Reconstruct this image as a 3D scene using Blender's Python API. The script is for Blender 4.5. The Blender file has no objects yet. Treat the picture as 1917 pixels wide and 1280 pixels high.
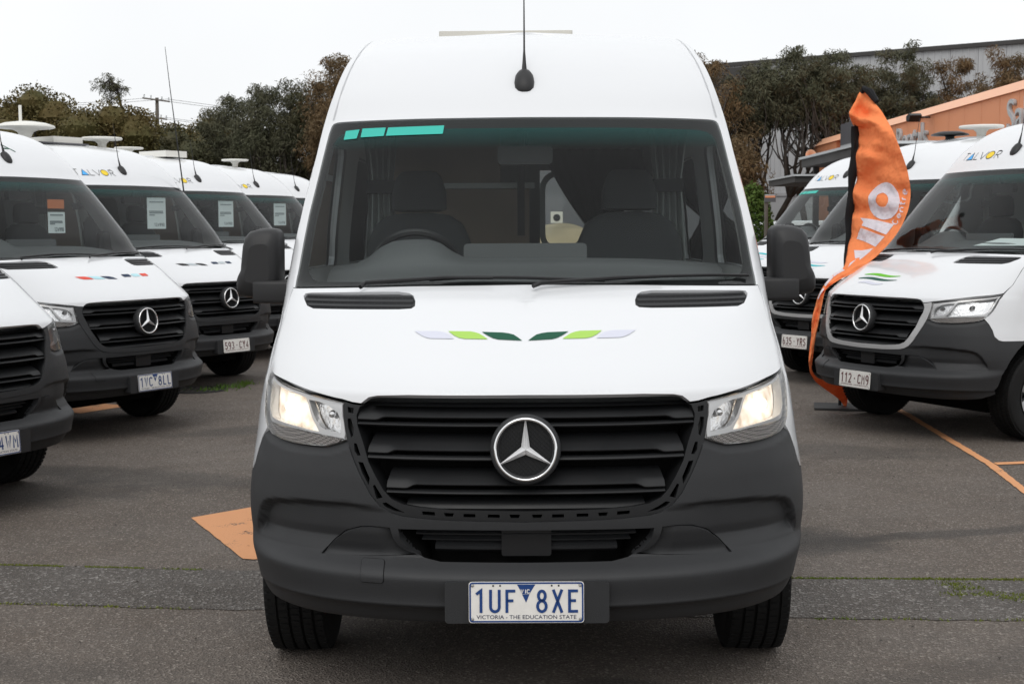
import bpy, bmesh, math, random
import numpy as np
from mathutils import Vector, Matrix
from mathutils.geometry import delaunay_2d_cdt
R = math.radians
rng = random.Random(7)
sc = bpy.context.scene
C = sc.collection

# ------------------------------------------------------------------ camera
cd = bpy.data.cameras.new('camera')
cam = bpy.data.objects.new('camera', cd); C.objects.link(cam); sc.camera = cam
cd.sensor_width = 36.0; cd.sensor_fit = 'HORIZONTAL'; cd.lens = 49.20
cd.clip_start = 0.1; cd.clip_end = 2000
cam.matrix_world = (Matrix.Translation((0, 0, 1.6285)) @ Matrix.Rotation(R(90 - 4.552), 4, 'X')
                    @ Matrix.Rotation(R(-0.377), 4, 'Z'))
cd.dof.use_dof = True; cd.dof.focus_distance = 5.0; cd.dof.aperture_fstop = 14.0

# ------------------------------------------------------------------ sky: even overcast over a Nishita sky
w = bpy.data.worlds.new('World'); sc.world = w; w.use_nodes = True
nt = w.node_tree; nt.nodes.clear()
out = nt.nodes.new('ShaderNodeOutputWorld'); bg = nt.nodes.new('ShaderNodeBackground')
sky = nt.nodes.new('ShaderNodeTexSky'); sky.sky_type = 'NISHITA'; sky.sun_disc = False
SUN_EL, SUN_AZ = 52.0, 192.0
sky.sun_elevation = R(SUN_EL); sky.sun_rotation = R(SUN_AZ); sky.dust_density = 4.0
tc = nt.nodes.new('ShaderNodeTexCoord'); sep = nt.nodes.new('ShaderNodeSeparateXYZ')
nt.links.new(tc.outputs['Generated'], sep.inputs[0])
mr = nt.nodes.new('ShaderNodeMapRange'); mr.inputs[1].default_value = 0; mr.inputs[2].default_value = 1
mr.inputs[3].default_value = 10.6; mr.inputs[4].default_value = 10.7
nt.links.new(sep.outputs[2], mr.inputs[0])
cn = nt.nodes.new('ShaderNodeTexNoise'); cn.inputs['Scale'].default_value = 2.2; cn.inputs['Detail'].default_value = 5
nt.links.new(tc.outputs['Generated'], cn.inputs['Vector'])
cr = nt.nodes.new('ShaderNodeMapRange'); cr.inputs[1].default_value = .3; cr.inputs[2].default_value = .7
cr.inputs[3].default_value = .93; cr.inputs[4].default_value = 1.05
nt.links.new(cn.outputs[0], cr.inputs[0])
mu = nt.nodes.new('ShaderNodeMath'); mu.operation = 'MULTIPLY'
nt.links.new(mr.outputs[0], mu.inputs[0]); nt.links.new(cr.outputs[0], mu.inputs[1])
cc = nt.nodes.new('ShaderNodeVectorMath'); cc.operation = 'SCALE'; cc.inputs[0].default_value = (.985, 1.0, 1.015)
nt.links.new(mu.outputs[0], cc.inputs['Scale'])
mx = nt.nodes.new('ShaderNodeMix'); mx.data_type = 'RGBA'; mx.inputs[0].default_value = .94
nt.links.new(sky.outputs[0], mx.inputs[6]); nt.links.new(cc.outputs[0], mx.inputs[7])
nt.links.new(mx.outputs[2], bg.inputs[0]); bg.inputs[1].default_value = 0.10
nt.links.new(bg.outputs[0], out.inputs[0])

sl = bpy.data.lights.new('sun', 'SUN'); sl.energy = 1.0; sl.angle = R(40); sl.color = (1, .97, .93)
so = bpy.data.objects.new('sun', sl); C.objects.link(so)
so.rotation_euler = (R(90 - SUN_EL), 0, R(180 - SUN_AZ))

sc.view_settings.view_transform = 'Standard'; sc.view_settings.look = 'None'
sc.view_settings.exposure = 0; sc.view_settings.gamma = 1; sc.view_settings.use_curve_mapping = False
sc.render.resolution_x = 1024; sc.render.resolution_y = 683
try:
    sc.cycles.max_bounces = 8; sc.cycles.transparent_max_bounces = 24
    sc.cycles.caustics_reflective = False; sc.cycles.caustics_refractive = False
except Exception: pass

# ------------------------------------------------------------------ materials
MATS = {}
def nodes(m):
    m.use_nodes = True; n = m.node_tree; return n, n.nodes['Principled BSDF']
def mat(name, col, rough=.5, metal=0., coat=0., spec=.5, bump=None, var=None, rvar=None, emit=None, coord='Object', col2=None):
    """col: base colour; var=(scale, amount) brightness mottling; bump=(scale, strength); col2 mixed in by the mottling"""
    m = bpy.data.materials.new(name); MATS[name] = m
    n, b = nodes(m); L = n.links
    b.inputs['Base Color'].default_value = (*col, 1); b.inputs['Roughness'].default_value = rough
    b.inputs['Metallic'].default_value = metal; b.inputs['Coat Weight'].default_value = coat
    b.inputs['Coat Roughness'].default_value = .04; b.inputs['Specular IOR Level'].default_value = spec
    t = n.nodes.new('ShaderNodeTexCoord')
    def noise(s, d=4):
        q = n.nodes.new('ShaderNodeTexNoise'); q.inputs['Scale'].default_value = s; q.inputs['Detail'].default_value = d
        L.new(t.outputs[coord], q.inputs['Vector']); return q.outputs[0]
    if var:
        r = n.nodes.new('ShaderNodeMapRange'); r.inputs[1].default_value = .3; r.inputs[2].default_value = .7
        L.new(noise(var[0]), r.inputs[0])
        x = n.nodes.new('ShaderNodeMix'); x.data_type = 'RGBA'
        c2 = col2 or tuple(c * (1 - var[1]) for c in col)
        x.inputs[6].default_value = (*col, 1); x.inputs[7].default_value = (*c2, 1)
        L.new(r.outputs[0], x.inputs[0]); L.new(x.outputs[2], b.inputs['Base Color'])
    if rvar:
        r = n.nodes.new('ShaderNodeMapRange'); r.inputs[1].default_value = .3; r.inputs[2].default_value = .7
        r.inputs[3].default_value = rough; r.inputs[4].default_value = rough + rvar[1]
        L.new(noise(rvar[0]), r.inputs[0]); L.new(r.outputs[0], b.inputs['Roughness'])
    if bump:
        q = n.nodes.new('ShaderNodeBump'); q.inputs['Strength'].default_value = bump[1]; q.inputs['Distance'].default_value = .01
        L.new(noise(bump[0], 6), q.inputs['Height']); L.new(q.outputs[0], b.inputs['Normal'])
    if emit:
        b.inputs['Emission Color'].default_value = (*emit[0], 1); b.inputs['Emission Strength'].default_value = emit[1]
    return m
def glass(name, tint, ior=1.5, rough=.0, body=0.):
    """thin pane: tinted see-through with a Fresnel reflection and a little dust"""
    m = bpy.data.materials.new(name); MATS[name] = m; m.use_nodes = True; n = m.node_tree; n.nodes.clear(); L = n.links
    o = n.nodes.new('ShaderNodeOutputMaterial'); tr = n.nodes.new('ShaderNodeBsdfTransparent'); gl = n.nodes.new('ShaderNodeBsdfGlossy')
    df = n.nodes.new('ShaderNodeBsdfDiffuse'); df.inputs[0].default_value = (.5, .52, .52, 1)
    fr = n.nodes.new('ShaderNodeFresnel'); fr.inputs[0].default_value = ior
    tr.inputs[0].default_value = (*tint, 1); gl.inputs['Roughness'].default_value = rough
    a = n.nodes.new('ShaderNodeMixShader'); L.new(fr.outputs[0], a.inputs[0]); L.new(tr.outputs[0], a.inputs[1]); L.new(gl.outputs[0], a.inputs[2])
    b = n.nodes.new('ShaderNodeMixShader')
    t = n.nodes.new('ShaderNodeTexCoord'); q = n.nodes.new('ShaderNodeTexNoise'); q.inputs['Scale'].default_value = 3; q.inputs['Detail'].default_value = 8
    L.new(t.outputs['Object'], q.inputs['Vector'])
    r = n.nodes.new('ShaderNodeMapRange'); r.inputs[1].default_value = .35; r.inputs[2].default_value = .75; r.inputs[3].default_value = body * .5; r.inputs[4].default_value = body * 1.6
    L.new(q.outputs[0], r.inputs[0]); L.new(r.outputs[0], b.inputs[0])
    L.new(a.outputs[0], b.inputs[1]); L.new(df.outputs[0], b.inputs[2]); L.new(b.outputs[0], o.inputs[0])
    return m

mat('white_paint', (.715, .728, .745), .25, coat=.7)
mat('seam_grey', (.50, .51, .52), .5)
mat('dark_plastic', (.027, .028, .030), .52, spec=.38, bump=(420, .16), var=(2.5, .12), rvar=(6, .10))
mat('mirror_plastic', (.024, .024, .025), .48, spec=.35, bump=(420, .10), var=(4, .1))
mat('grille_plastic', (.011, .0115, .0125), .42, spec=.36, rvar=(7, .1))
mat('black_void', (.006, .006, .006), .9, spec=.1)
mat('rubber', (.009, .009, .009), .75, spec=.25, bump=(90, .25), var=(20, .25))
mat('black_trim', (.010, .010, .011), .45, spec=.4)
mat('frit', (.012, .0125, .013), .35, spec=.3)
mat('chrome', (.82, .82, .82), .08, metal=1)
mat('satin_chrome', (.72, .72, .73), .16, metal=1)
mat('bezel_silver', (.80, .80, .80), .28, metal=.25, coat=.4)
mat('star_silver', (.86, .86, .87), .28, metal=.55)
mat('reflector', (.88, .88, .88), .22, metal=1, bump=(60, .35))
mat('indicator', (.34, .30, .28), .25, spec=.5, bump=(220, .6), var=(300, .6))
mat('silver_trim', (.50, .50, .50), .35, metal=.35, coat=.3)
mat('alloy', (.55, .55, .56), .3, metal=.9)
mat('dark_alloy', (.05, .05, .05), .5, metal=.3)
mat('cabin_trim', (.42, .43, .43), .7, var=(3, .15))
mat('dash', (.085, .09, .093), .62, var=(5, .1))
mat('seat_fabric', (.034, .036, .038), .9, spec=.2)
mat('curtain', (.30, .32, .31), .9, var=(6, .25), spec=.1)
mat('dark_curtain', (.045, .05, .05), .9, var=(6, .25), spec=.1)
mat('wood', (.26, .20, .155), .5, var=(3, .25))
mat('pale_panel', (.50, .52, .51), .5)
mat('cream_box', (.62, .60, .54), .55, var=(4, .12))
mat('dome_white', (.74, .73, .68), .4)
mat('plate_white', (.82, .80, .76), .35, var=(25, .08))
mat('plate_blue', (.006, .045, .19), .35)
mat('plate_navy', (.010, .016, .06), .4)
mat('plate_maroon', (.10, .008, .012), .4)
mat('steel', (.5, .49, .47), .35, metal=.9)
mat('card_white', (.66, .72, .72), .7, var=(9, .05))
mat('card_grey', (.22, .26, .27), .7)
mat('card_orange', (.55, .16, .05), .7)
mat('teal_sticker', (.02, .44, .36), .5)
for nme, col in dict(dk_green=(.012, .085, .048), lt_green=(.38, .62, .12), lavender=(.62, .632, .72), red_d=(.72, .08, .05), sky_d=(.45, .72, .78),
                     navy_d=(.015, .03, .07), black_d=(.012, .012, .012), grey_d=(.45, .5, .52), teal_d=(.05, .45, .50), yellow_d=(.85, .62, .05), blue_d=(.09, .42, .85),
                     lime_d=(.14, .50, .02), pine_d=(.01, .08, .055), blue2_d=(.03, .16, .45)).items():
    mat(nme, col, .55, coat=0., spec=.2)
glass('screen_glass', (.92, .96, .95), 1.27, body=.004)
glass('side_glass', (.80, .86, .85), 1.45, body=.01)
glass('lens', (.97, .97, .97), 1.45, body=.0)
# reflector bowl of the lit lamp: bulb light put in as mottled warm emission
m = mat('lamp_glow', (.9, .85, .75), .3, emit=((1, .88, .70), 1.9))
n, b = nodes(m); t = n.nodes.new('ShaderNodeTexCoord'); q = n.nodes.new('ShaderNodeTexNoise'); q.inputs['Scale'].default_value = 26; q.inputs['Detail'].default_value = 3
n.links.new(t.outputs['Object'], q.inputs['Vector']); r = n.nodes.new('ShaderNodeMapRange')
r.inputs[1].default_value = .32; r.inputs[2].default_value = .62; r.inputs[3].default_value = .0; r.inputs[4].default_value = 1.0
n.links.new(q.outputs[0], r.inputs[0]); rp = n.nodes.new('ShaderNodeValToRGB'); n.links.new(r.outputs[0], rp.inputs[0]); rp.color_ramp.elements[0].color = (.34, .20, .11, 1); rp.color_ramp.elements[1].color = (.95, .88, .76, 1); e_ = rp.color_ramp.elements.new(.4); e_.color = (.72, .53, .36, 1)
n.links.new(rp.outputs[0], b.inputs['Emission Color']); b.inputs['Emission Strength'].default_value = .85
mat('bulb_glow', (1, 1, 1), .3, emit=((1, .93, .8), 5))
m = MATS['indicator']; n, b = nodes(m); t = n.nodes.new('ShaderNodeTexCoord'); q = n.nodes.new('ShaderNodeTexChecker'); q.inputs['Scale'].default_value = 190; q.inputs[1].default_value = (.50, .46, .43, 1); q.inputs[2].default_value = (.13, .115, .11, 1)
n.links.new(t.outputs['Object'], q.inputs['Vector']); n.links.new(q.outputs[0], b.inputs['Base Color'])
# windscreen shade band: teal, clearing downwards (the film itself is graded)
m = bpy.data.materials.new('shade_band'); MATS['shade_band'] = m; m.use_nodes = True; n = m.node_tree; n.nodes.clear()
o = n.nodes.new('ShaderNodeOutputMaterial'); tr = n.nodes.new('ShaderNodeBsdfTransparent'); t = n.nodes.new('ShaderNodeTexCoord')
s = n.nodes.new('ShaderNodeSeparateXYZ'); n.links.new(t.outputs['Object'], s.inputs[0]); rp = n.nodes.new('ShaderNodeValToRGB')
r = n.nodes.new('ShaderNodeMapRange'); r.inputs[1].default_value = 1.965; r.inputs[2].default_value = 2.06; n.links.new(s.outputs[2], r.inputs[0])
n.links.new(r.outputs[0], rp.inputs[0]); rp.color_ramp.elements[0].color = (1, 1, 1, 1); rp.color_ramp.elements[1].color = (.03, .22, .20, 1)
df = n.nodes.new('ShaderNodeBsdfDiffuse'); df.inputs[0].default_value = (.01, .10, .095, 1); mxs = n.nodes.new('ShaderNodeMixShader')
r2 = n.nodes.new('ShaderNodeMath'); r2.operation = 'MULTIPLY'; r2.inputs[1].default_value = .55; n.links.new(r.outputs[0], r2.inputs[0])
n.links.new(r2.outputs[0], mxs.inputs[0]); n.links.new(rp.outputs[0], tr.inputs[0]); n.links.new(tr.outputs[0], mxs.inputs[1]); n.links.new(df.outputs[0], mxs.inputs[2]); n.links.new(mxs.outputs[0], o.inputs[0])

# oil and damp stains on the lot: x, y, turn, half lengths, depth
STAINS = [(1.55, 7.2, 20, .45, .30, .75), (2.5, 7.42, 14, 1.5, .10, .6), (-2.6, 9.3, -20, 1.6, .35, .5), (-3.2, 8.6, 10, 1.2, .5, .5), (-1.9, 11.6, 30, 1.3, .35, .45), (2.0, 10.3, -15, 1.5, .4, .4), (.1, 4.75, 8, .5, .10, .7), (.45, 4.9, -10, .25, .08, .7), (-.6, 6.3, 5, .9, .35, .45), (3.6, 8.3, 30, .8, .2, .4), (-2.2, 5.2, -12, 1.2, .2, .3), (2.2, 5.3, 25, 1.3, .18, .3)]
def asphalt(name, base, warm, stone, ssc, bumpk, rough):
    m = bpy.data.materials.new(name); MATS[name] = m; n, b = nodes(m); L = n.links
    t = n.nodes.new('ShaderNodeTexCoord')
    def nz(s, d, off=0):
        q = n.nodes.new('ShaderNodeTexNoise'); q.inputs['Scale'].default_value = s; q.inputs['Detail'].default_value = d; q.inputs['Roughness'].default_value = .6
        L.new(t.outputs['Object'], q.inputs['Vector']); return q.outputs[0]
    def rng_(x, a, c, e=0., f=1.):
        q = n.nodes.new('ShaderNodeMapRange'); q.inputs[1].default_value = a; q.inputs[2].default_value = c; q.inputs[3].default_value = e; q.inputs[4].default_value = f
        L.new(x, q.inputs[0]); return q.outputs[0]
    def mixc(f, a, c):
        q = n.nodes.new('ShaderNodeMix'); q.data_type = 'RGBA'; L.new(f, q.inputs[0])
        for k, v in ((6, a), (7, c)):
            if isinstance(v, tuple): q.inputs[k].default_value = (*v, 1)
            else: L.new(v, q.inputs[k])
        return q.outputs[2]
    c = mixc(rng_(nz(.45, 6), .36, .62), base, warm)
    c = mixc(rng_(nz(.9, 8), .54, .66, 0, .45), c, tuple(x * .55 for x in base))
    c = mixc(rng_(nz(1.7, 7), .48, .72, 0, .6), c, tuple(x * .62 for x in base))
    vo = n.nodes.new('ShaderNodeTexVoronoi'); vo.inputs['Scale'].default_value = ssc; L.new(t.outputs['Object'], vo.inputs['Vector'])
    sx = n.nodes.new('ShaderNodeSeparateColor'); L.new(vo.outputs['Color'], sx.inputs[0])
    c = mixc(rng_(sx.outputs[0], .0, 1., 0, .75), c, tuple(x * .42 for x in base))
    c = mixc(rng_(sx.outputs[1], .82, 1., 0, .75), c, stone)
    c = mixc(rng_(nz(ssc * 1.3, 2), .66, .72, 0, .9), c, tuple(min(1, x * 1.7) for x in stone))
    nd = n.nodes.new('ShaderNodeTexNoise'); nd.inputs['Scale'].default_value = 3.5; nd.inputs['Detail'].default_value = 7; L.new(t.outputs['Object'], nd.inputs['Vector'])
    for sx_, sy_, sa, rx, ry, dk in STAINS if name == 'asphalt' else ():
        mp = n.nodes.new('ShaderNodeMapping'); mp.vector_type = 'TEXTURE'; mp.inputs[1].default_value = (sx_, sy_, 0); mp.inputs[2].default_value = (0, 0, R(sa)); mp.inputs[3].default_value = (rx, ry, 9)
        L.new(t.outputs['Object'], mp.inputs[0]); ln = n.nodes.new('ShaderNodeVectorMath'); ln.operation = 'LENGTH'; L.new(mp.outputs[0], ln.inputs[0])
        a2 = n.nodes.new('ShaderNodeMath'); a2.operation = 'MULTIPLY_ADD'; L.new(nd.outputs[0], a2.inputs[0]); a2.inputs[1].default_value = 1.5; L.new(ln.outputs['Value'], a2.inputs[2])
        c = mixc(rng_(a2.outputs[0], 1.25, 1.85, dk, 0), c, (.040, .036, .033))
    L.new(c, b.inputs['Base Color'])
    L.new(rng_(nz(2.2, 5), .35, .7, rough - .12, rough + .12), b.inputs['Roughness']); b.inputs['Specular IOR Level'].default_value = .4
    ad = n.nodes.new('ShaderNodeMath'); ad.operation = 'ADD'; L.new(vo.outputs['Distance'], ad.inputs[0]); L.new(nz(ssc * .8, 4), ad.inputs[1])
    bu = n.nodes.new('ShaderNodeBump'); bu.inputs['Strength'].default_value = bumpk; bu.inputs['Distance'].default_value = .012
    L.new(ad.outputs[0], bu.inputs['Height']); L.new(bu.outputs[0], b.inputs['Normal'])
    return m
asphalt('asphalt', (.180, .152, .130), (.126, .099, .079), (.34, .30, .262), 110, .75, .8)
asphalt('trench_asphalt', (.146, .129, .115), (.096, .081, .069), (.36, .34, .32), 85, 1.0, .75)
asphalt('damp_asphalt', (.105, .096, .088), (.080, .072, .066), (.26, .25, .24), 100, .75, .5)
def worn_paint(name, col, wear):
    m = bpy.data.materials.new(name); MATS[name] = m; n, b = nodes(m); L = n.links
    t = n.nodes.new('ShaderNodeTexCoord'); q = n.nodes.new('ShaderNodeTexNoise'); q.inputs['Scale'].default_value = 60; q.inputs['Detail'].default_value = 5; q.inputs['Roughness'].default_value = .75
    L.new(t.outputs['Object'], q.inputs['Vector'])
    q2 = n.nodes.new('ShaderNodeTexNoise'); q2.inputs['Scale'].default_value = 5; q2.inputs['Detail'].default_value = 4; L.new(t.outputs['Object'], q2.inputs['Vector'])
    a = n.nodes.new('ShaderNodeMath'); a.operation = 'ADD'; L.new(q.outputs[0], a.inputs[0]); L.new(q2.outputs[0], a.inputs[1])
    r = n.nodes.new('ShaderNodeMapRange'); r.inputs[1].default_value = wear; r.inputs[2].default_value = wear + .09; L.new(a.outputs[0], r.inputs[0])
    x = n.nodes.new('ShaderNodeMix'); x.data_type = 'RGBA'; x.inputs[6].default_value = (*col, 1); x.inputs[7].default_value = (.075, .062, .052, 1)
    L.new(r.outputs[0], x.inputs[0]); L.new(x.outputs[2], b.inputs['Base Color']); b.inputs['Roughness'].default_value = .75
    bu = n.nodes.new('ShaderNodeBump'); bu.inputs['Strength'].default_value = .5; bu.inputs['Distance'].default_value = .01; L.new(q.outputs[0], bu.inputs['Height']); L.new(bu.outputs[0], b.inputs['Normal'])
worn_paint('orange_paint', (.66, .31, .14), 1.19)
mat('orange_wall', (.84, .34, .17), .6, var=(.7, .10)); mat('orange_coping', (.88, .47, .29), .5, var=(.7, .06))
mat('grey_sign_wall', (.11, .11, .12), .6); mat('letter_grey', (.50, .52, .53), .5)
mat('warehouse', (.50, .505, .515), .6, var=(.5, .10)); mat('warehouse_low', (.40, .40, .41), .6, var=(.6, .1)); mat('dark_roof', (.055, .052, .05), .7, var=(1, .2))
mat('bark', (.055, .045, .037), .9, bump=(14, .6), var=(6, .4)); mat('pole_wood', (.16, .14, .12), .9, var=(5, .3))
def leaf(name, a, c):
    m = bpy.data.materials.new(name); MATS[name] = m; n, b = nodes(m); L = n.links
    t = n.nodes.new('ShaderNodeTexCoord'); q = n.nodes.new('ShaderNodeTexNoise'); q.inputs['Scale'].default_value = 1.1; q.inputs['Detail'].default_value = 6
    L.new(t.outputs['Object'], q.inputs['Vector']); r = n.nodes.new('ShaderNodeMapRange'); r.inputs[1].default_value = .35; r.inputs[2].default_value = .65; L.new(q.outputs[0], r.inputs[0])
    x = n.nodes.new('ShaderNodeMix'); x.data_type = 'RGBA'; x.inputs[6].default_value = (*a, 1); x.inputs[7].default_value = (*c, 1); L.new(r.outputs[0], x.inputs[0])
    L.new(x.outputs[2], b.inputs['Base Color']); b.inputs['Roughness'].default_value = .7; b.inputs['Specular IOR Level'].default_value = .25
leaf('leaf_olive', (.082, .078, .026), (.112, .082, .028)); leaf('leaf_dark', (.060, .064, .032), (.080, .072, .036)); leaf('leaf_oak', (.074, .080, .046), (.098, .094, .058))
leaf('leaf_brown', (.115, .085, .046), (.160, .100, .046)); leaf('leaf_green', (.055, .10, .016), (.075, .12, .02)); leaf('leaf_moss', (.11, .16, .02), (.16, .17, .03)); leaf('leaf_grass', (.07, .15, .02), (.12, .18, .03))
leaf('leaf_straw', (.18, .145, .085), (.26, .205, .12))
# flag cloth
mat('flag_cloth', (.86, .20, .055), .65, var=(5, .10), spec=.25); mat('flag_white', (.66, .64, .70), .65, spec=.25); mat('flag_black', (.012, .012, .013), .8, spec=.2)
for _n, _c in (('flag_cloth', (1.0, .33, .13)), ('flag_white', (.80, .78, .84))):
    _m = MATS[_n]; _t = _m.node_tree; _t.nodes.clear(); _o = _t.nodes.new('ShaderNodeOutputMaterial'); _d = _t.nodes.new('ShaderNodeBsdfDiffuse'); _s = _t.nodes.new('ShaderNodeBsdfTranslucent'); _x = _t.nodes.new('ShaderNodeMixShader')
    _tc = _t.nodes.new('ShaderNodeTexCoord'); _no = _t.nodes.new('ShaderNodeTexNoise'); _no.inputs['Scale'].default_value = 9; _t.links.new(_tc.outputs['Object'], _no.inputs['Vector']); _bu = _t.nodes.new('ShaderNodeBump'); _bu.inputs['Distance'].default_value = .06; _bu.inputs['Strength'].default_value = .8; _t.links.new(_no.outputs[0], _bu.inputs['Height'])
    for _q in (_d, _s): _q.inputs[0].default_value = (*_c, 1)
    _t.links.new(_bu.outputs[0], _d.inputs['Normal']); _x.inputs[0].default_value = .22; _t.links.new(_d.outputs[0], _x.inputs[1]); _t.links.new(_s.outputs[0], _x.inputs[2]); _t.links.new(_x.outputs[0], _o.inputs[0])

# ------------------------------------------------------------------ helpers
def link(name, me, parent=None, loc=None, rot=None):
    o = bpy.data.objects.new(name, me); C.objects.link(o)
    if parent: o.parent = parent
    if loc: o.location = loc
    if rot: o.rotation_euler = rot
    return o
def tag(o, label=None, cat=None, group=None, kind=None):
    for k, v in (('label', label), ('category', cat), ('group', group), ('kind', kind)):
        if v: o[k] = v
    return o
def empty(name, loc=(0, 0, 0), rz=0):
    o = bpy.data.objects.new(name, None); C.objects.link(o); o.location = loc; o.rotation_euler = (0, 0, rz); o.empty_display_size = .2; return o
class MB:
    """collects vertices and faces for one mesh"""
    def __init__(s): s.v = []; s.f = []; s.m = []; s.cur = 0
    def add(s, vs, fs):
        k = len(s.v); s.v += [tuple(p) for p in vs]; s.f += [tuple(i + k for i in f) for f in fs]; s.m += [s.cur] * len(fs); return s
    def box(s, a, b, M=None):
        x0, y0, z0 = a; x1, y1, z1 = b
        vs = [(x, y, z) for z in (z0, z1) for y in (y0, y1) for x in (x0, x1)]
        if M is not None: vs = [M @ Vector(p) for p in vs]
        return s.add(vs, [(0, 2, 3, 1), (4, 5, 7, 6), (0, 1, 5, 4), (1, 3, 7, 5), (3, 2, 6, 7), (2, 0, 4, 6)])
    def tube(s, pts, rad, n=8, cap=True):
        pts = [Vector(p) for p in pts]; N = len(pts); rs = rad if isinstance(rad, (list, tuple)) else [rad] * N
        vs = []; up = Vector((.123, .456, .88)).normalized()
        for i, p in enumerate(pts):
            d = (pts[min(i + 1, N - 1)] - pts[max(i - 1, 0)]).normalized()
            a = d.cross(up)
            if a.length < 1e-3: a = d.cross(Vector((1, 0, 0)))
            a.normalize(); b = d.cross(a)
            for k in range(n):
                t = 2 * math.pi * k / n; vs.append(p + (a * math.cos(t) + b * math.sin(t)) * rs[i])
        fs = [(i * n + k, i * n + (k + 1) % n, (i + 1) * n + (k + 1) % n, (i + 1) * n + k) for i in range(N - 1) for k in range(n)]
        if cap: fs += [tuple(range(n))[::-1], tuple((N - 1) * n + k for k in range(n))]
        return s.add(vs, fs)
    def lathe(s, prof, n=32, axis='Z', c=(0, 0, 0), M=None, close=False):
        """prof: (radius, height) along the axis"""
        vs = []
        for r, h in prof:
            for k in range(n):
                t = 2 * math.pi * k / n; a, b = r * math.cos(t), r * math.sin(t)
                p = {'Z': (a, b, h), 'Y': (a, h, b), 'X': (h, a, b)}[axis]; p = Vector(p)
                if M is not None: p = M @ p
                vs.append(p + Vector(c))
        P = len(prof); fs = []
        for i in range(P if close else P - 1):
            j = (i + 1) % P
            for k in range(n): fs.append((i * n + k, i * n + (k + 1) % n, j * n + (k + 1) % n, j * n + k))
        return s.add(vs, fs)
    def prism(s, poly, f0, f1):
        """poly of 2-D points mapped by f0 and f1 to the two faces"""
        n = len(poly); vs = [f0(p) for p in poly] + [f1(p) for p in poly]
        fs = [tuple(range(n)), tuple(range(2 * n - 1, n - 1, -1))] + [(k, k + n, (k + 1) % n + n, (k + 1) % n) for k in range(n)]
        return s.add(vs, fs)
    def grid(s, P, closed=False):
        """P[i][j] points"""
        a, b = len(P), len(P[0]); vs = [q for r in P for q in r]
        fs = [(i * b + j, i * b + (j + 1) % b, (i + 1) * b + (j + 1) % b, (i + 1) * b + j) for i in range(a - 1) for j in range(b if closed else b - 1)]
        return s.add(vs, fs)
    def mesh(s, name, mats, smooth=True, angle=40, fix=True):
        me = bpy.data.meshes.new(name); me.from_pydata([tuple(p) for p in s.v], [], s.f)
        for mm in (mats if isinstance(mats, (list, tuple)) else [mats]): me.materials.append(MATS[mm])
        if any(s.m): me.polygons.foreach_set('material_index', s.m)
        if fix:
            bm = bmesh.new(); bm.from_mesh(me); bmesh.ops.recalc_face_normals(bm, faces=bm.faces); bm.to_mesh(me); bm.free()
        if smooth:
            me.polygons.foreach_set('use_smooth', [True] * len(me.polygons))
            try: me.set_sharp_from_angle(angle=R(angle))
            except Exception: pass
        me.update(); return me
    def obj(s, name, mats, parent=None, smooth=True, angle=40, loc=None, rot=None, fix=True):
        return link(name, s.mesh(name, mats, smooth, angle, fix), parent, loc, rot)
def rrect(x0, y0, x1, y1, r, n=5):
    p = []
    for cx, cy, a0 in ((x1 - r, y1 - r, 0), (x0 + r, y1 - r, 90), (x0 + r, y0 + r, 180), (x1 - r, y0 + r, 270)):
        for k in range(n + 1):
            t = R(a0 + 90 * k / n); p.append((cx + r * math.cos(t), cy + r * math.sin(t)))
    return p
def bevel(o, wd, seg=2):
    md = o.modifiers.new('bevel', 'BEVEL'); md.width = wd; md.segments = seg; md.limit_method = 'ANGLE'; md.angle_limit = R(35); return o
def text_mesh(body, size, M, matn, sx=1., ext=.002, align='LEFT', name='lettering'):
    cu = bpy.data.curves.new('t', 'FONT'); cu.body = body; cu.size = size; cu.extrude = ext; cu.align_x = align; cu.resolution_u = 3
    ob = bpy.data.objects.new('t', cu); C.objects.link(ob)
    dg = bpy.context.evaluated_depsgraph_get(); me = bpy.data.meshes.new_from_object(ob.evaluated_get(dg))
    bpy.data.objects.remove(ob); bpy.data.curves.remove(cu); me.name = name
    me.transform(Matrix.Scale(sx, 4, (1, 0, 0))); me.transform(M); me.materials.clear(); me.materials.append(MATS[matn]); return me

# ------------------------------------------------------------------ ground
def zg(y): return max(0.0, .009 * (min(y, 34) - 12))
ys = [-60, -10, 0, 4, 8, 12, 16, 20, 25, 30, 34, 60, 150, 900]; xs = [-900, -100, -30, -10, 0, 10, 30, 100, 900]
g = MB().grid([[(x, y, zg(y)) for x in xs] for y in ys]).obj('ground', 'asphalt', smooth=False); tag(g, kind='structure')
def sheet(name, poly, matn, h=.004, jit=0., seg=.12):
    pts = []
    for i, a in enumerate(poly):
        b = poly[(i + 1) % len(poly)]; d = math.dist(a, b); k = max(1, int(d / seg))
        for j in range(k): pts.append((a[0] + (b[0] - a[0]) * j / k + rng.uniform(-jit, jit), a[1] + (b[1] - a[1]) * j / k + rng.uniform(-jit, jit)))
    me = MB().add([(x, y, zg(y) + h) for x, y in pts], [tuple(range(len(pts)))])
    return me.obj(name, matn, smooth=False)
def xline(x): return 6.58 - .08 * x
trench = [(-9, 6.803 + .135 * 6.5 * 1), (-2.536, 6.803), (-1.597, 6.679), (1.293, 6.425), (2.362, 6.367), (9, 6.05), (9, 5.38), (2.117, 5.697), (1.161, 5.76), (-1.43, 5.964), (-2.273, 6.081), (-9, 6.95)]
tag(sheet('patched_trench_road', trench, 'trench_asphalt', .003, .012, .08), kind='structure')
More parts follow.
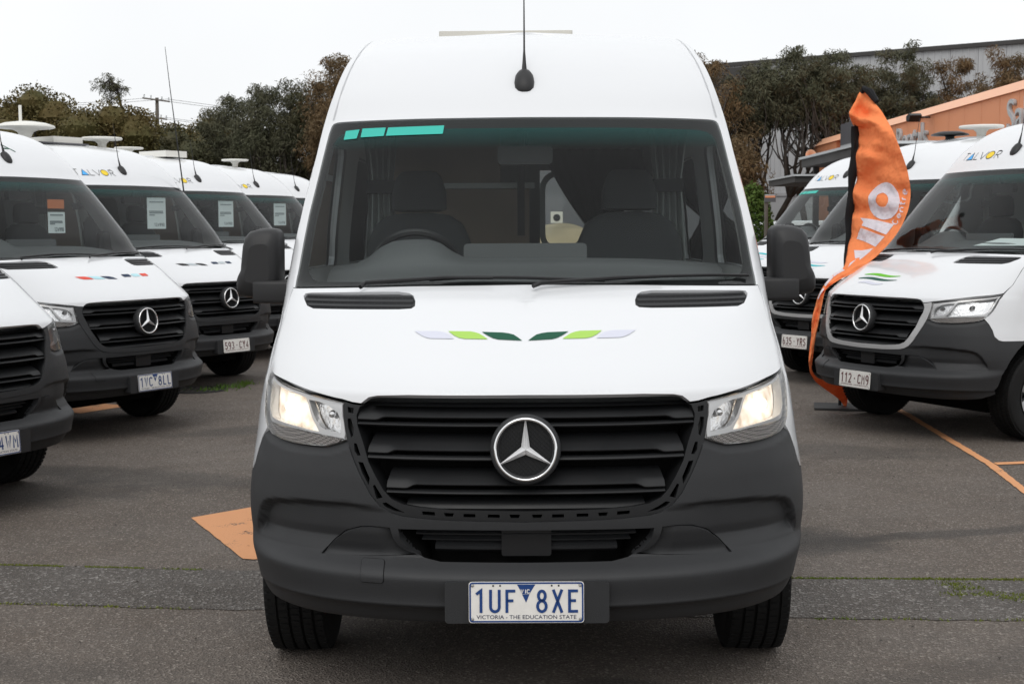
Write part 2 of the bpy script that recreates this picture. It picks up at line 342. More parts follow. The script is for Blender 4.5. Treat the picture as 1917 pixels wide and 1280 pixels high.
# painted markings
tag(sheet('painted_arrow_marking', [(-1.842, 7.901), (-1.45, 8.31), (-.6, 8.55), (-.5, 7.2), (-1.291, 6.87), (-1.352, 6.888)], 'orange_paint', .005, .003, .05), kind='structure')
tag(sheet('painted_line_marking', [(3.36, 13.1), (3.47, 13.1), (3.487, 12.178), (3.325, 9.60), (3.318, 9.507), (3.21, 8.688), (2.95, 6.6), (2.84, 6.6), (3.126, 8.459), (3.261, 9.575), (3.422, 12.181)], 'orange_paint', .005, .004, .05), kind='structure')
tag(sheet('painted_cross_marking', [(3.33, 9.60), (5.6, 10.05), (5.6, 9.95), (3.33, 9.51)], 'orange_paint', .0055, .003, .05), kind='structure')
tag(sheet('painted_bay_marking', [(-4.2, 12.70), (-3.95, 13.25), (-3.6, 13.05), (-3.9, 12.55)], 'orange_paint', .005, .003, .05), kind='structure')
# a round iron grate beside the third left van
gr = empty('drain_grate', (-3.22, 14.25, zg(14.25)))
MB().lathe([(.30, .0), (.30, .012), (.27, .012), (.27, .0)], 28).obj('frame', 'dark_alloy', gr)
for k in range(9):
    x = -.24 + .06 * k; h = math.sqrt(max(.001, .27 ** 2 - x * x)); MB().box((x - .012, -h, .002), (x + .012, h, .010)).obj('bar', 'dark_alloy', gr)
tag(gr, 'round dark iron drain grate set in the asphalt near a tuft of grass', 'drain grate')
# moss along the trench edges and the grass tuft
def blades(name, spots, matn, hmin, hmax, wd):
    mb = MB()
    for x, y in spots:
        a = rng.uniform(0, 6.28); h = rng.uniform(hmin, hmax); l = rng.uniform(-.6, .6) * h; m_ = rng.uniform(-.6, .6) * h; z = zg(y)
        dx, dy = wd * math.cos(a), wd * math.sin(a)
        mb.add([(x - dx, y - dy, z), (x + dx, y + dy, z), (x + l, y + m_, z + h)], [(0, 1, 2)])
    return mb.obj(name, matn, smooth=False, fix=False)
sp = []
def edge(p, q, n, jit):
    for k in range(n):
        t = rng.random(); j = rng.gauss(0, jit); sp.append((p[0] + (q[0] - p[0]) * t, p[1] + (q[1] - p[1]) * t + j))
for c0, c1, n in ((-2.55, -2.2, 900), (-2.1, -1.8, 500), (-1.7, -1.5, 250), (-3.4, -2.6, 900)):
    edge((c0, 6.69 - .125 * (c0 + 1.7)), (c1, 6.69 - .125 * (c1 + 1.7)), n // 2, .006)
edge((1.28, 6.426), (1.9, 6.392), 700, .006); edge((1.85, 6.395), (3.4, 6.32), 2600, .010)
for k in range(1100):
    cx, cy = rng.choice([(2.05, 6.22), (2.12, 6.12), (2.2, 6.05), (2.28, 6.0), (2.3, 6.1), (2.02, 6.3), (1.98, 6.12)]); sp.append((cx + rng.gauss(0, .045), cy + rng.gauss(0, .022)))
edge((1.25, 5.75), (2.3, 5.69), 120, .008); edge((-2.3, 6.08), (-1.4, 5.965), 150, .008)
tag(blades('moss', sp, 'leaf_moss', .004, .012, .006), 'bright green moss growing along the edges of the asphalt patch', 'moss', kind='stuff')
tag(blades('grass', [(-2.93 + rng.gauss(0, .10), 14.45 + rng.gauss(0, .07)) for _ in range(90)] + [(-3.10 + rng.gauss(0, .09), 14.2 + rng.gauss(0, .04)) for _ in range(60)] + [(-2.82 + rng.gauss(0, .05), 14.72 + rng.gauss(0, .05)) for _ in range(80)], 'leaf_grass', .02, .06, .007), 'small tuft of green grass growing through asphalt beside the left van row', 'grass', kind='stuff')
# loose leaf litter and grit, too small to count
lt = [(rng.uniform(-4, 4), rng.uniform(4.6, 13)) for _ in range(900)]
mb = MB()
for x, y in lt:
    a = rng.uniform(0, 6.28); r_ = rng.uniform(.003, .011); z = zg(y) + .004
    mb.add([(x + r_ * math.cos(a), y + r_ * math.sin(a), z + .004), (x + r_ * math.cos(a + 2.2), y + r_ * math.sin(a + 2.2), z), (x + r_ * math.cos(a + 4.3), y + r_ * math.sin(a + 4.3), z + .006)], [(0, 1, 2)])
tag(mb.obj('leaf_litter', 'bark', smooth=False, fix=False), 'scattered bits of grit and dry leaf on the asphalt', 'litter', kind='stuff')

# ------------------------------------------------------------------ van skin: horizontal slices z -> front depth p, corner depth r, half width w
TAB = np.array([
(.290,.170,.60,.955),(.340,.085,.60,.9631),(.395,.038,.60,.9695),(.406,.012,.60,.971),(.420,.013,.60,.974),(.498,.004,.60,.990),(.508,.008,.60,.993),(.522,.024,.60,.998),(.545,.062,.60,1.005),(.562,.082,.60,1.0095),
(.600,.070,.60,1.011),(.640,.058,.60,1.0108),(.690,.055,.60,1.0095),(.800,.062,.60,.9992),(.900,.078,.61,.987),(1.000,.094,.63,.979),(1.085,.110,.66,.970),
(1.110,.135,.67,.968),(1.150,.190,.66,.966),(1.200,.275,.62,.960),(1.300,.462,.50,.943),(1.360,.600,.42,.9415),(1.410,.745,.34,.9445),(1.432,.805,.31,.946),
(1.600,.968,.30,.9347),(1.800,1.168,.28,.9123),(2.000,1.385,.25,.8882),(2.100,1.500,.24,.8766),(2.215,1.600,.24,.8566),(2.300,1.690,.25,.8386),
(2.380,1.795,.26,.8191),(2.450,1.920,.27,.798),(2.500,2.050,.28,.784),(2.530,2.170,.28,.778),(2.556,2.320,.28,.768),(2.578,2.520,.28,.745)])
ZT = 2.578; NEXP = 2.5
def pchip(x, y):
    h = np.diff(x); d = np.diff(y) / h; n = len(x); m = np.zeros(n)
    for i in range(1, n - 1):
        if d[i - 1] * d[i] > 0:
            w1 = 2 * h[i] + h[i - 1]; w2 = h[i] + 2 * h[i - 1]; m[i] = (w1 + w2) / (w1 / d[i - 1] + w2 / d[i])
    m[0] = d[0]; m[-1] = d[-1]
    def f(q):
        q = np.asarray(q, float); i = np.clip(np.searchsorted(x, q) - 1, 0, n - 2); t = (q - x[i]) / h[i]
        return y[i] * (1 + 2 * t) * (1 - t) ** 2 + h[i] * m[i] * t * (1 - t) ** 2 + y[i + 1] * t * t * (3 - 2 * t) + h[i] * m[i + 1] * t * t * (t - 1)
    return f
fP, fR, fW = (pchip(TAB[:, 0], TAB[:, k]) for k in (1, 2, 3))
TH = np.linspace(0, 1, 160) ** 1.25 * (math.pi / 2); ST, CT = np.sin(TH) ** (2 / NEXP), 1 - np.cos(TH)
def skin(s, z):
    """arc length s from the centre line and height z -> points on the skin"""
    s = np.asarray(s, float); z = np.asarray(z, float); zz = np.clip(z, .29, ZT)
    X = fW(zz)[:, None] * ST[None]; Y = fP(zz)[:, None] + fR(zz)[:, None] * CT[None]
    A = np.concatenate([np.zeros((len(s), 1)), np.cumsum(np.hypot(np.diff(X), np.diff(Y)), 1)], 1)
    a = np.abs(s); i = np.clip((A <= a[:, None]).sum(1) - 1, 0, len(TH) - 2); k = np.arange(len(s))
    t = np.clip((a - A[k, i]) / (A[k, i + 1] - A[k, i] + 1e-9), 0, 1)
    x = X[k, i] + t * (X[k, i + 1] - X[k, i]); y = Y[k, i] + t * (Y[k, i + 1] - Y[k, i]); y = y + np.maximum(0, a - A[:, -1])
    return np.stack([x * np.sign(s), y, z], 1)
def s_at_y(y, z):
    X = float(fW(z)) * ST; Y = float(fP(z)) + float(fR(z)) * CT; A = np.concatenate([[0], np.cumsum(np.hypot(np.diff(X), np.diff(Y)))])
    return float(np.interp(y, Y, A)) if y < Y[-1] else float(A[-1] + y - Y[-1])
def s_at_x(x, z):
    X = float(fW(z)) * ST; Y = float(fP(z)) + float(fR(z)) * CT; A = np.concatenate([[0], np.cumsum(np.hypot(np.diff(X), np.diff(Y)))])
    return float(np.interp(abs(x), X, A)) * (1 if x >= 0 else -1)
def surf(s, z, off=0., disp=None, e=.005):
    """points and outward normals, pushed out by off (+ disp(s, z))"""
    s = np.asarray(s, float); z = np.asarray(z, float)
    def nrm(a, b, f):
        du = f(a + e, b) - f(a - e, b); dv = f(a, np.minimum(b + e, ZT)) - f(a, np.maximum(b - e, .29))
        n = np.cross(du, dv); return n / (np.linalg.norm(n, axis=1, keepdims=True) + 1e-12)
    if disp is None:
        n = nrm(s, z, skin); return skin(s, z) + n * off, n
    f = lambda a, b: skin(a, b) + nrm(a, b, skin) * (off + disp(a, b))[:, None]
    return f(s, z), nrm(s, z, f)
def inside(P, poly):
    P = np.asarray(P); q = np.asarray(poly); x, y = P[:, 0], P[:, 1]; r = np.zeros(len(P), bool); j = len(q) - 1
    for i in range(len(q)):
        c = ((q[i, 1] > y) != (q[j, 1] > y))
        with np.errstate(divide='ignore', invalid='ignore'):
            xi = (q[j, 0] - q[i, 0]) * (y - q[i, 1]) / (q[j, 1] - q[i, 1]) + q[i, 0]
        r ^= c & (x < xi); j = i
    return r
def seg_dist(P, line):
    P = np.asarray(P, float); d = np.full(len(P), 9.); L = np.asarray(line, float)
    for a, b in zip(L[:-1], L[1:]):
        v = b - a; t = np.clip(((P - a) @ v) / (v @ v + 1e-12), 0, 1); d = np.minimum(d, np.linalg.norm(P - a - t[:, None] * v, axis=1))
    return d
def densify(poly, m):
    o = []
    for i, a in enumerate(poly):
        b = poly[(i + 1) % len(poly)]; k = max(1, int(math.ceil(math.dist(a, b) / m)))
        o += [(a[0] + (b[0] - a[0]) * j / k, a[1] + (b[1] - a[1]) * j / k) for j in range(k)]
    return o
def shrink(poly, d):
    """move every vertex inward by d"""
    n = len(poly); ar = sum(poly[i][0] * poly[(i + 1) % n][1] - poly[(i + 1) % n][0] * poly[i][1] for i in range(n)); sg = 1 if ar > 0 else -1; o = []
    for i in range(n):
        p, q, r_ = Vector(poly[i - 1]), Vector(poly[i]), Vector(poly[(i + 1) % n]); a = (q - p).normalized(); b = (r_ - q).normalized()
        na, nb = Vector((-a.y, a.x)), Vector((-b.y, b.x)); h = na + nb; h = h / max(.5, h.length_squared / 2) if h.length > 1e-6 else na
        o.append(tuple(q + h * d * sg))
    return o
# height levels evenly spaced along the centre profile
_z = np.linspace(.29, ZT, 4000); _l = np.concatenate([[0], np.cumsum(np.hypot(np.diff(_z), np.diff(fP(_z))))])
def zlev(st): return np.interp(np.arange(0, _l[-1], st), _l, _z)
def tri_patch(outer, holes, ds, dz):
    o = densify(outer, min(ds, .03)); H = [densify(h, min(ds, .02)) for h in holes]; V = []; E = []
    for lp in [o] + H:
        k = len(V); V += lp; E += [(k + i, k + (i + 1) % len(lp)) for i in range(len(lp))]
    oa = np.array(o); s0, s1 = oa[:, 0].min(), oa[:, 0].max(); zz = zlev(dz); zz = zz[(zz > oa[:, 1].min()) & (zz < oa[:, 1].max())]
    sgrid = [v for v in np.arange(math.floor(s0 / ds) * ds, s1, ds)]
    far = [v for k, v in enumerate(sgrid) if abs(v) < 1.9 or k % 5 == 0]
    G = np.array([(a, b) for b in zz for a in far])
    if len(G):
        ok = inside(G, o)
        for h in H: ok &= ~inside(G, h)
        G = G[ok]
        for lp in [o] + H:
            if len(G): G = G[seg_dist(G, lp + lp[:1]) > min(ds, dz) * .35]
        V = V + [tuple(q) for q in G]
    r = delaunay_2d_cdt([Vector(v) for v in V], E, [], 0, 1e-6)
    v2 = np.array([tuple(q) for q in r[0]]); F = np.array([f for f in r[2] if len(f) == 3]); c = v2[F].mean(1); ok = inside(c, o)
    for h in H: ok &= ~inside(c, h)
    return v2, F[ok], o, H
def patch(name, outer, holes=(), matn='white_paint', off=0., th=0., ds=.04, dz=.03, disp=None, mats=None):
    """a panel of the skin with outline `outer` in (s, z), holes, and a rim of depth th"""
    v2, F, o, H = tri_patch(outer, holes, ds, dz)
    P, N = surf(v2[:, 0], v2[:, 1], off, disp)
    t = np.cross(P[F[:, 1]] - P[F[:, 0]], P[F[:, 2]] - P[F[:, 0]]); fl = (t * N[F].sum(1)).sum(1) < 0; F[fl] = F[fl][:, ::-1]
    used = np.unique(F); mp = -np.ones(len(P), int); mp[used] = np.arange(len(used)); P, N, F = P[used], N[used], mp[F]
    V = [tuple(p) for p in P]; NV = [tuple(q) for q in N]; FF = [tuple(int(i) for i in f) for f in F]
    if th:
        for k, lp in enumerate([o] + H):
            a = np.array(lp); p, q = surf(a[:, 0], a[:, 1], off, disp); p2 = p - q * th; n = len(lp); b = len(V); cen = p.mean(0)
            V += [tuple(x) for x in p] + [tuple(x) for x in p2]
            rn = []
            for i in range(n):
                d = p[(i + 1) % n] - p[i - 1]; x = np.cross(d, q[i]); x /= np.linalg.norm(x) + 1e-9
                rn.append(x)
            ar = sum(lp[i][0] * lp[(i + 1) % n][1] - lp[(i + 1) % n][0] * lp[i][1] for i in range(n)); sg = (1 if ar > 0 else -1) * (1 if k == 0 else -1)
            rn = [tuple(x * sg) for x in rn]; NV += rn + rn
            for i in range(n):
                j = (i + 1) % n; FF.append((b + i, b + n + i, b + n + j, b + j) if sg > 0 else (b + i, b + j, b + n + j, b + n + i))
    me = bpy.data.meshes.new(name); me.from_pydata(V, [], FF)
    me.polygons.foreach_set('use_smooth', [True] * len(me.polygons))
    for mm in (mats or [matn]): me.materials.append(MATS[mm])
    me.update(); me.normals_split_custom_set_from_vertices(NV)
    return me
def sym(half):
    """half outline from the centre line out and back to it -> closed symmetric outline"""
    return [(s, z) for s, z in half] + [(-s, z) for s, z in reversed(half) if abs(s) > 1e-6]
def flip(poly): return [(-s, z) for s, z in poly]
def ribbon(lines, width, mapf, closed=()):
    """flat strokes laid on a surface: mapf(array of 2-D points) -> 3-D points"""
    mb = MB()
    for ln in lines:
        P = [Vector(p) for p in ln]
        if len(P) < 2: continue
        loop = (P[0] - P[-1]).length < 1e-6
        if loop: P = P[:-1]
        L_, R_ = [], []; n = len(P)
        for i, p in enumerate(P):
            a = (p - P[i - 1]).normalized() if (i or loop) else None; b = (P[(i + 1) % n] - p).normalized() if (i < n - 1 or loop) else None
            a = a or b; b = b or a; na, nb = Vector((-a.y, a.x)), Vector((-b.y, b.x)); h = na + nb; h = h / max(.4, h.length_squared / 2) if h.length > 1e-4 else na
            L_.append(tuple(p + h * width / 2)); R_.append(tuple(p - h * width / 2))
        q = [tuple(x) for x in mapf(np.array(L_ + R_))]
        mb.add(q, [(i, (i + 1) % n, n + (i + 1) % n, n + i) for i in range(n if loop else n - 1)])
    return mb
def on_skin(off): return lambda a: surf(a[:, 0], a[:, 1], off)[0]

# ------------------------------------------------------------------ outlines on the skin, metres (s from centre line, z)
FEND = [(1.03, .940), (1.07, .905), (1.105, .860), (1.13, .812), (1.165, .785), (1.20, .777), (1.27, .772)]
ARC = (.98, .36, .45)
def arch_pt(a):
    y = ARC[0] + ARC[2] * math.cos(R(a)); z = ARC[1] + ARC[2] * math.sin(R(a)); return (s_at_y(y, z), z)
a_top = math.degrees(math.asin((.772 - ARC[1]) / ARC[2])); A_F = 180 - a_top            # arch angle where the fender edge meets it
LENS_OUT = [(1.115, 1.122), (1.12, 1.105), (1.112, 1.058), (1.088, 1.005), (1.062, .968), (1.03, .943)]
LENS_LOW = [(1.03, .940), (.988, .9265), (.920, .9165), (.8506, .9105), (.7908, .9086), (.7189, .9096), (.6942, .9112), (.650, .9229), (.614, .9363)]
LENS_IN = [(.6239, .9926), (.6302, 1.0141), (.6325, 1.0469), (.6267, 1.0575)]
HOODF = [(.0, 1.0878), (.3933, 1.0859), (.4975, 1.0814), (.529, 1.0752), (.5467, 1.0626), (.5567, 1.0546), (.5908, 1.0572), (.6336, 1.0657), (.6692, 1.0697), (.7572, 1.0823), (.8485, 1.0958), (.931, 1.1065), (1.04, 1.1168), (1.105, 1.128)]
HOODS = [(1.105, 1.188), (1.058, 1.262), (1.018, 1.3145), (.985, 1.371), (.952, 1.4135)]
WS = [(0, 1.429), (.4291, 1.4254), (.9378, 1.414), (.9246, 1.5775), (.9154, 1.7019), (.8896, 1.8816), (.868, 2.0457), (.8592, 2.0801), (.8479, 2.091), (.8279, 2.0956), (.8032, 2.0969), (.4575, 2.1012), (0, 2.1033)]
CLEAR = [(0, 1.4415), (.4314, 1.4425), (.7805, 1.4405), (.8166, 1.4411), (.8471, 1.4506), (.8712, 1.4724), (.8829, 1.5032), (.883, 1.5755), (.875, 1.7014), (.865, 1.7896), (.8399, 1.9382), (.8294, 2.0022), (.8107, 2.027), (.7878, 2.0419), (.7409, 2.0499), (.454, 2.0568), (0, 2.0585)]
FR_IN = [(.5497, 1.0538), (.5646, 1.0471), (.5763, 1.0181), (.5713, .9829), (.5497, .931), (.5291, .8685), (.5011, .8206), (.4746, .7791), (.4477, .7522), (.4069, .7344), (.3557, .7271), (.2526, .7196), (0, .7161)]
FR_OUT = [(.5600, 1.0515), (.5908, 1.0535), (.6238, 1.0600), (.6291, 1.045), (.6268, 1.0081), (.6105, .9357), (.5861, .8794), (.5559, .8224), (.5203, .7629), (.486, .7257), (.4481, .7055), (.4072, .6963), (.3267, .6896), (.2528, .686), (0, .6809)]
FOG = [(.7129, .5480), (.673, .5871), (.632, .6195), (.5939, .6401), (.5637, .6505), (.5267, .6549), (.4793, .6565), (.452, .6555), (.442, .618), (.425, .595), (.404, .5790), (.360, .5640), (.4719, .5560), (.5874, .552)]
INTAKE = [(0, .6540), (.218, .6545), (.4237, .6530), (.4164, .616), (.3814, .5757), (.336, .5554), (.2815, .5464), (0, .5454)]
VENT = [(.881, 1.3854), (.8716, 1.3948), (.8368, 1.3978), (.6447, 1.4022), (.4716, 1.4039), (.4316, 1.3992), (.4136, 1.3917), (.4025, 1.3744), (.4005, 1.3573), (.4129, 1.3495), (.4586, 1.3468), (.6301, 1.3453), (.8199, 1.3442), (.8555, 1.3533), (.8759, 1.3751)]
FHOLES = [[(.6129, 1.045), (.5874, 1.0426), (.5888, 1.023), (.6099, 1.0256)], [(.6113, 1.006), (.5968, 1.0083), (.5853, .9755), (.5868, .9523), (.5949, .9431), (.6084, .9777)], [(.5844, .9275), (.5729, .9266), (.5573, .8883), (.5692, .8859), (.5817, .9011)],
          [(.5669, .8683), (.5478, .866), (.5227, .8162), (.5261, .7913), (.552, .8324)], [(.5125, .792), (.5047, .7959), (.4762, .7546), (.499, .7481)], [(.4801, .7364), (.4648, .7397), (.4367, .724), (.3997, .7073), (.4367, .7116), (.4667, .7229)],
          [(.3428, .7145), (.2993, .7130), (.2976, .6996), (.3411, .7021)], [(.27, .711), (.235, .710), (.24, .697), (.265, .6975)], [(.205, .7085), (.165, .7080), (.165, .6955), (.205, .696)], [(.125, .707), (.085, .7065), (.085, .694), (.125, .6945)], [(.055, .7065), (.018, .706), (.023, .6935), (.05, .6935)]]
YB = 5.9
DWIN = [(1.36, 1.47), (2.28, 1.47), (2.30, 1.50), (2.30, 1.99), (2.27, 2.02), (1.84, 2.02), (1.80, 2.0)]      # door window in (y, z)
SWIN = [(2.75, 1.50), (2.79, 1.46), (3.75, 1.46), (3.79, 1.50), (3.79, 1.97), (3.75, 2.01), (2.79, 2.01), (2.75, 1.97)]
def yz(poly): return [(s_at_y(y, z), z) for y, z in poly]
M_ = {}                                                            # shared meshes
# white body: fenders, pillars, sides, roof front
low = [(s_at_y(YB, .42), .42), (s_at_y(4.9, .42), .42)]
rear_arch = [(s_at_y(4.65 + ARC[2] * math.cos(R(a)), ARC[1] + ARC[2] * math.sin(R(a))), ARC[1] + ARC[2] * math.sin(R(a))) for a in range(10, 171, 10)]
body_half = WS[::-1][:-2] + [(.945, 1.4145)] + HOODS[::-1] + LENS_OUT + FEND[1:-1] + [arch_pt(A_F)] + [arch_pt(a) for a in np.arange(A_F - 12, 9, -12)] + [(s_at_y(1.46, .42), .42)] \
    + rear_arch[::-1] + low[::-1][1:] + [(s_at_y(YB, z), z) for z in np.arange(.5, 2.55, .1)] + [(s_at_y(YB, ZT), ZT), (0, ZT)]
BODY = sym(body_half)
wins = [yz(DWIN), yz(SWIN)]
M_['body'] = patch('body', BODY, wins + [flip(q) for q in wins], 'white_paint', 0, .022, .045, .035)
# roof cap and rear wall joined to the body shell
def cap():
    mb = MB(); s = np.linspace(-s_at_y(YB, ZT), s_at_y(YB, ZT), 161); p = skin(s, np.full(161, ZT)); half = p[80:]; rows = []
    for q in half:
        x = abs(q[0]); rows.append([(x * f, q[1], ZT + .018 * (1 - f * f)) for f in np.linspace(-1, 1, 9)])
    mb.grid(rows)
    zs = list(np.arange(.42, 2.57, .1)) + [ZT]; W_ = [float(fW(z)) for z in zs]
    for (z0, w0), (z1, w1) in zip(zip(zs, W_), zip(zs[1:], W_[1:])):
        inn = 1.44 < z0 < 2.05
        for sg in (-1, 1):
            a0, a1 = (.72, w0) if inn else (0, w0); b1 = w1
            mb.add([(sg * a0, YB, z0), (sg * a1, YB, z0), (sg * b1, YB, z1), (sg * (.72 if inn else 0), YB, z1)], [(0, 1, 2, 3)])
    return mb.mesh('roof_panel', 'white_paint', True, 30)
M_['roof_panel'] = cap()
HOOD = shrink(sym(HOODF + HOODS + [(.4291, 1.4250), (0, 1.4288)]), .0035)
M_['hood'] = patch('hood', HOOD, [VENT, flip(VENT)], 'white_paint', .0, .02, .03, .022)
# bumper with the scooped sides
REC = [(.40, .712), (.47, .7212), (.604, .7314), (.755, .728), (.90, .7157), (.968, .7063), (1.01, .6926), (1.05, .658), (1.075, .60), (1.08, .50)]
RPOLY = REC + [(1.08, .3), (.40, .3)]
def sst(a, b, x): t = np.clip((x - a) / (b - a), 0, 1); return t * t * (3 - 2 * t)
def bdisp(s, z):
    a = np.abs(s); P = np.stack([a, z], 1); ins = inside(P, RPOLY); d = seg_dist(P, REC)
    k = np.where(ins, sst(0, .016, d), 0) * sst(.42, .68, a) * sst(.560, .600, z) * .033
    d2 = seg_dist(P, LENS_LOW); k = k + .014 * np.clip(1 - d2 / .030, 0, 1) * (a > .60)
    return -k
BUMP = sym([(0, .6800)] + [(s - 0.0, z - .001) for s, z in FR_OUT[::-1][1:-5]] + [(.6115, .930), (.6175, .9325)] + [(s, z - .003) for s, z in LENS_LOW[::-1][1:]] + [(s - .003, z - .003) for s, z in FEND[1:-1]]
           + [(arch_pt(A_F)[0] - .002, .769)] + [arch_pt(a) for a in np.arange(A_F + 8, 184, 8)] + [(1.02, .345), (.95, .338), (.83, .333), (.71, .332), (.515, .336), (.29, .340), (0, .342)])
M_['bumper'] = patch('bumper', BUMP, [FOG, flip(FOG), sym(INTAKE)], 'dark_plastic', .0, .035, .013, .011, bdisp)
def fogd(s, z): return -.032 * np.clip(1 - seg_dist(np.stack([np.abs(s), z], 1), INTAKE[2:6]) / .085, 0, 1) ** 1.6
M_['fog_cover'] = [patch('fog_cover', shrink(q, .0035), (), 'dark_plastic', -.008, .02, .008, .008, fogd) for q in (FOG, flip(FOG))]
TOW = [(-x, z) for x, z in rrect(.472, .483, .552, .5455, .008)]
M_['tow_cover'] = patch('tow_cover', TOW, (), 'dark_plastic', .0038, .004, .02, .01, bdisp)
M_['tow_gap'] = patch('tow_gap', shrink(TOW, -.002), (), 'black_void', .0018, 0, .02, .01, bdisp)
def strip(name, zs, smax, prof, matn, n=61):
    """profile of (inward depth, z) swept along the skin between -smax and smax"""
    mb = MB(); S = np.linspace(-smax, smax, n); rows = []
    for d, z in prof:
        zz = z if callable(z) else (lambda s, z=z: np.full(len(s), z)); rows.append(surf(S, zz(S), -d)[0])
    mb.grid([[tuple(q) for q in r_] for r_ in rows]); return mb.mesh(name, matn, True, 50)
def smax_at(z): return float(np.interp(z, [p[1] for p in FR_IN[::-1]], [p[0] for p in FR_IN[::-1]])) - .004
# lower intake: dark recess, bars, sensor block
mb = MB(); a = np.array(densify(sym(INTAKE), .02)); p0, n0 = surf(a[:, 0], a[:, 1], -.02); p1, _ = surf(a[:, 0], a[:, 1] * .96 + .024, -.16)
k = len(a); mb.grid([[tuple(q) for q in p0] , [tuple(q) for q in p1]], True); mb.add([tuple(q) for q in p1], [tuple(range(k))]); M_['intake_recess'] = mb.mesh('intake_recess', 'black_void')
M_['intake_bar'] = [strip('intake_bar', None, sm, [(.075, z + .006), (.050, z + .002), (.050, z - .003), (.075, z - .006)], 'dark_plastic', 25) for z, sm in ((.634, .385), (.612, .375), (.590, .355), (.570, .31))]
M_['intake_sill'] = strip('intake_sill', None, .27, [(.010, .5475), (.05, .5535), (.10, .560)], 'dark_plastic', 25)
mb = MB(); mb.prism(rrect(-.081, .556, .083, .650, .008), lambda p: (p[0], .115, p[1]), lambda p: (p[0], .155, p[1])); M_['sensor_block'] = mb.mesh('sensor_block', 'black_trim')
# grille
M_['grille_back'] = patch('grille_back', sym([(0, .69), (.50, .69), (.62, .95), (.62, 1.07), (.52, 1.09), (0, 1.09)]), (), 'black_void', -.11, 0, .06, .05)
fr_poly = FR_OUT[::-1] + FR_IN[:-1]; FRAME = [(-s, z) for s, z in FR_OUT] + FR_OUT[::-1][1:] + FR_IN + [(-s, z) for s, z in FR_IN[::-1][1:]]
hl = [shrink(h, .0006) for h in FHOLES]; M_['frame_holes'] = patch('grille_frame', FRAME, hl + [flip(h) for h in hl], 'grille_plastic', -.004, .018, .02, .015)
M_['frame_plain'] = patch('grille_frame', FRAME, (), 'dark_plastic', .004, .02, .02, .015)
M_['frame_silver'] = patch('grille_frame', FRAME, (), 'silver_trim', .004, .02, .02, .015)
M_['frame_wall'] = [None]
mb = MB(); a = np.array(densify([(-s, z) for s, z in FR_IN] + FR_IN[::-1][1:], .03)); mb.grid([[tuple(q) for q in surf(a[:, 0], a[:, 1], o_)[0]] for o_ in (-.006, -.10)]); M_['frame_wall'] = mb.mesh('frame_wall', 'grille_plastic')
M_['slat'] = []
for zl, zr, zb in ((1.0157, 1.0038, .9864), (.9091, .8973, .8781), (.7994, .7855, .7682)):
    sm = smax_at(zb) + .003
    zlip = lambda S, zl=zl, zr=zr, sm=sm: zl - (zl - zr - .0012) * sst(sm - .10, sm - .065, np.abs(S))
    up = .060 if zl < 1 else .066
    M_['slat'].append(strip('slat', None, sm, [(.072, zl + up), (.050, zl + up * .78), (.028, zl + up * .40), (.012, zl + .010), (.004, lambda S, f=zlip: f(S) + .003), (.006, zlip), (.045, lambda S, f=zlip: f(S) - .0008)], 'grille_plastic', 91))
    mb = MB(); M_['slat'].append(strip('slat', None, sm, [(.05, zr + .002), (.018, zr - .001), (.006, zr - .008), (.003, zb + .005), (.008, zb + .001), (.05, zb + .001)], 'grille_plastic', 61))
M_['slat'].append(strip('slat', None, .40, [(.07, .757), (.045, .748), (.028, .733), (.024, .722)], 'grille_plastic', 61))
# emblem: housing, mesh disc, ring, star
EM = Matrix.Translation((0, .046, .921)) @ Matrix.Rotation(R(-6), 4, 'X')
mb = MB().lathe([(.088, .10), (.088, .012), (.102, .004), (.109, .005), (.1135, .010), (.1155, .022), (.1150, .045), (.112, .06)], 56, 'Y', M=None); mb.v = [tuple(EM @ Vector(p)) for p in mb.v]; M_['emblem_housing'] = mb.mesh('emblem_housing', 'dark_plastic')
mb = MB(); mb.v = []; mb.lathe([(.0005, .022), (.10, .022)], 40, 'Y')
for k in range(-9, 10):
    for sg in (1, -1):
        c_ = k * .0105; h = math.sqrt(max(0, .092 ** 2 - c_ * c_)); d = Vector((.7071, 0, sg * .7071)); nn = Vector((-sg * .7071, 0, .7071)); q = [d * h + nn * c_, -d * h + nn * c_]
        mb.tube([q[0] + Vector((0, .019, 0)), q[1] + Vector((0, .019, 0))], .0017, 4, False)
mb.v = [tuple(EM @ Vector(p)) for p in mb.v]; M_['emblem_mesh'] = mb.mesh('emblem_mesh', 'grille_plastic')
mb = MB(); pr = [(.0985 + .0058 * math.cos(t), .002 + .0065 * math.sin(t)) for t in np.linspace(0, 2 * math.pi, 13)[:-1]]; mb.lathe(pr, 72, 'Y', close=True); mb.v = [tuple(EM @ Vector(p)) for p in mb.v]; M_['emblem_ring'] = mb.mesh('emblem_ring', 'chrome')
mb = MB(); vs = [(0, -.012, 0), (0, .016, 0)]; fs = []
for k in range(3):
    a = R(90 + 120 * k); b0, b1 = R(90 + 120 * k - 60), R(90 + 120 * k + 60); i = len(vs)
    tw = .0016; tx, tz = math.cos(a) * .0965, math.sin(a) * .0965; px_, pz_ = -math.sin(a) * tw, math.cos(a) * tw
    vs += [(tx + px_, .003, tz + pz_), (tx - px_, .003, tz - pz_), (tx, .001, tz), (math.cos(b0) * .0165, .004, math.sin(b0) * .0165), (math.cos(b1) * .0165, .004, math.sin(b1) * .0165)]
    fs += [(0, i + 3, i + 1, i + 2), (0, i + 2, i, i + 4), (1, i + 1, i + 3), (1, i, i + 1), (1, i + 4, i)]
mb.add(vs, fs); mb.v = [tuple(EM @ Vector(p)) for p in mb.v]; M_['emblem_star'] = mb.mesh('emblem_star', 'star_silver', False)
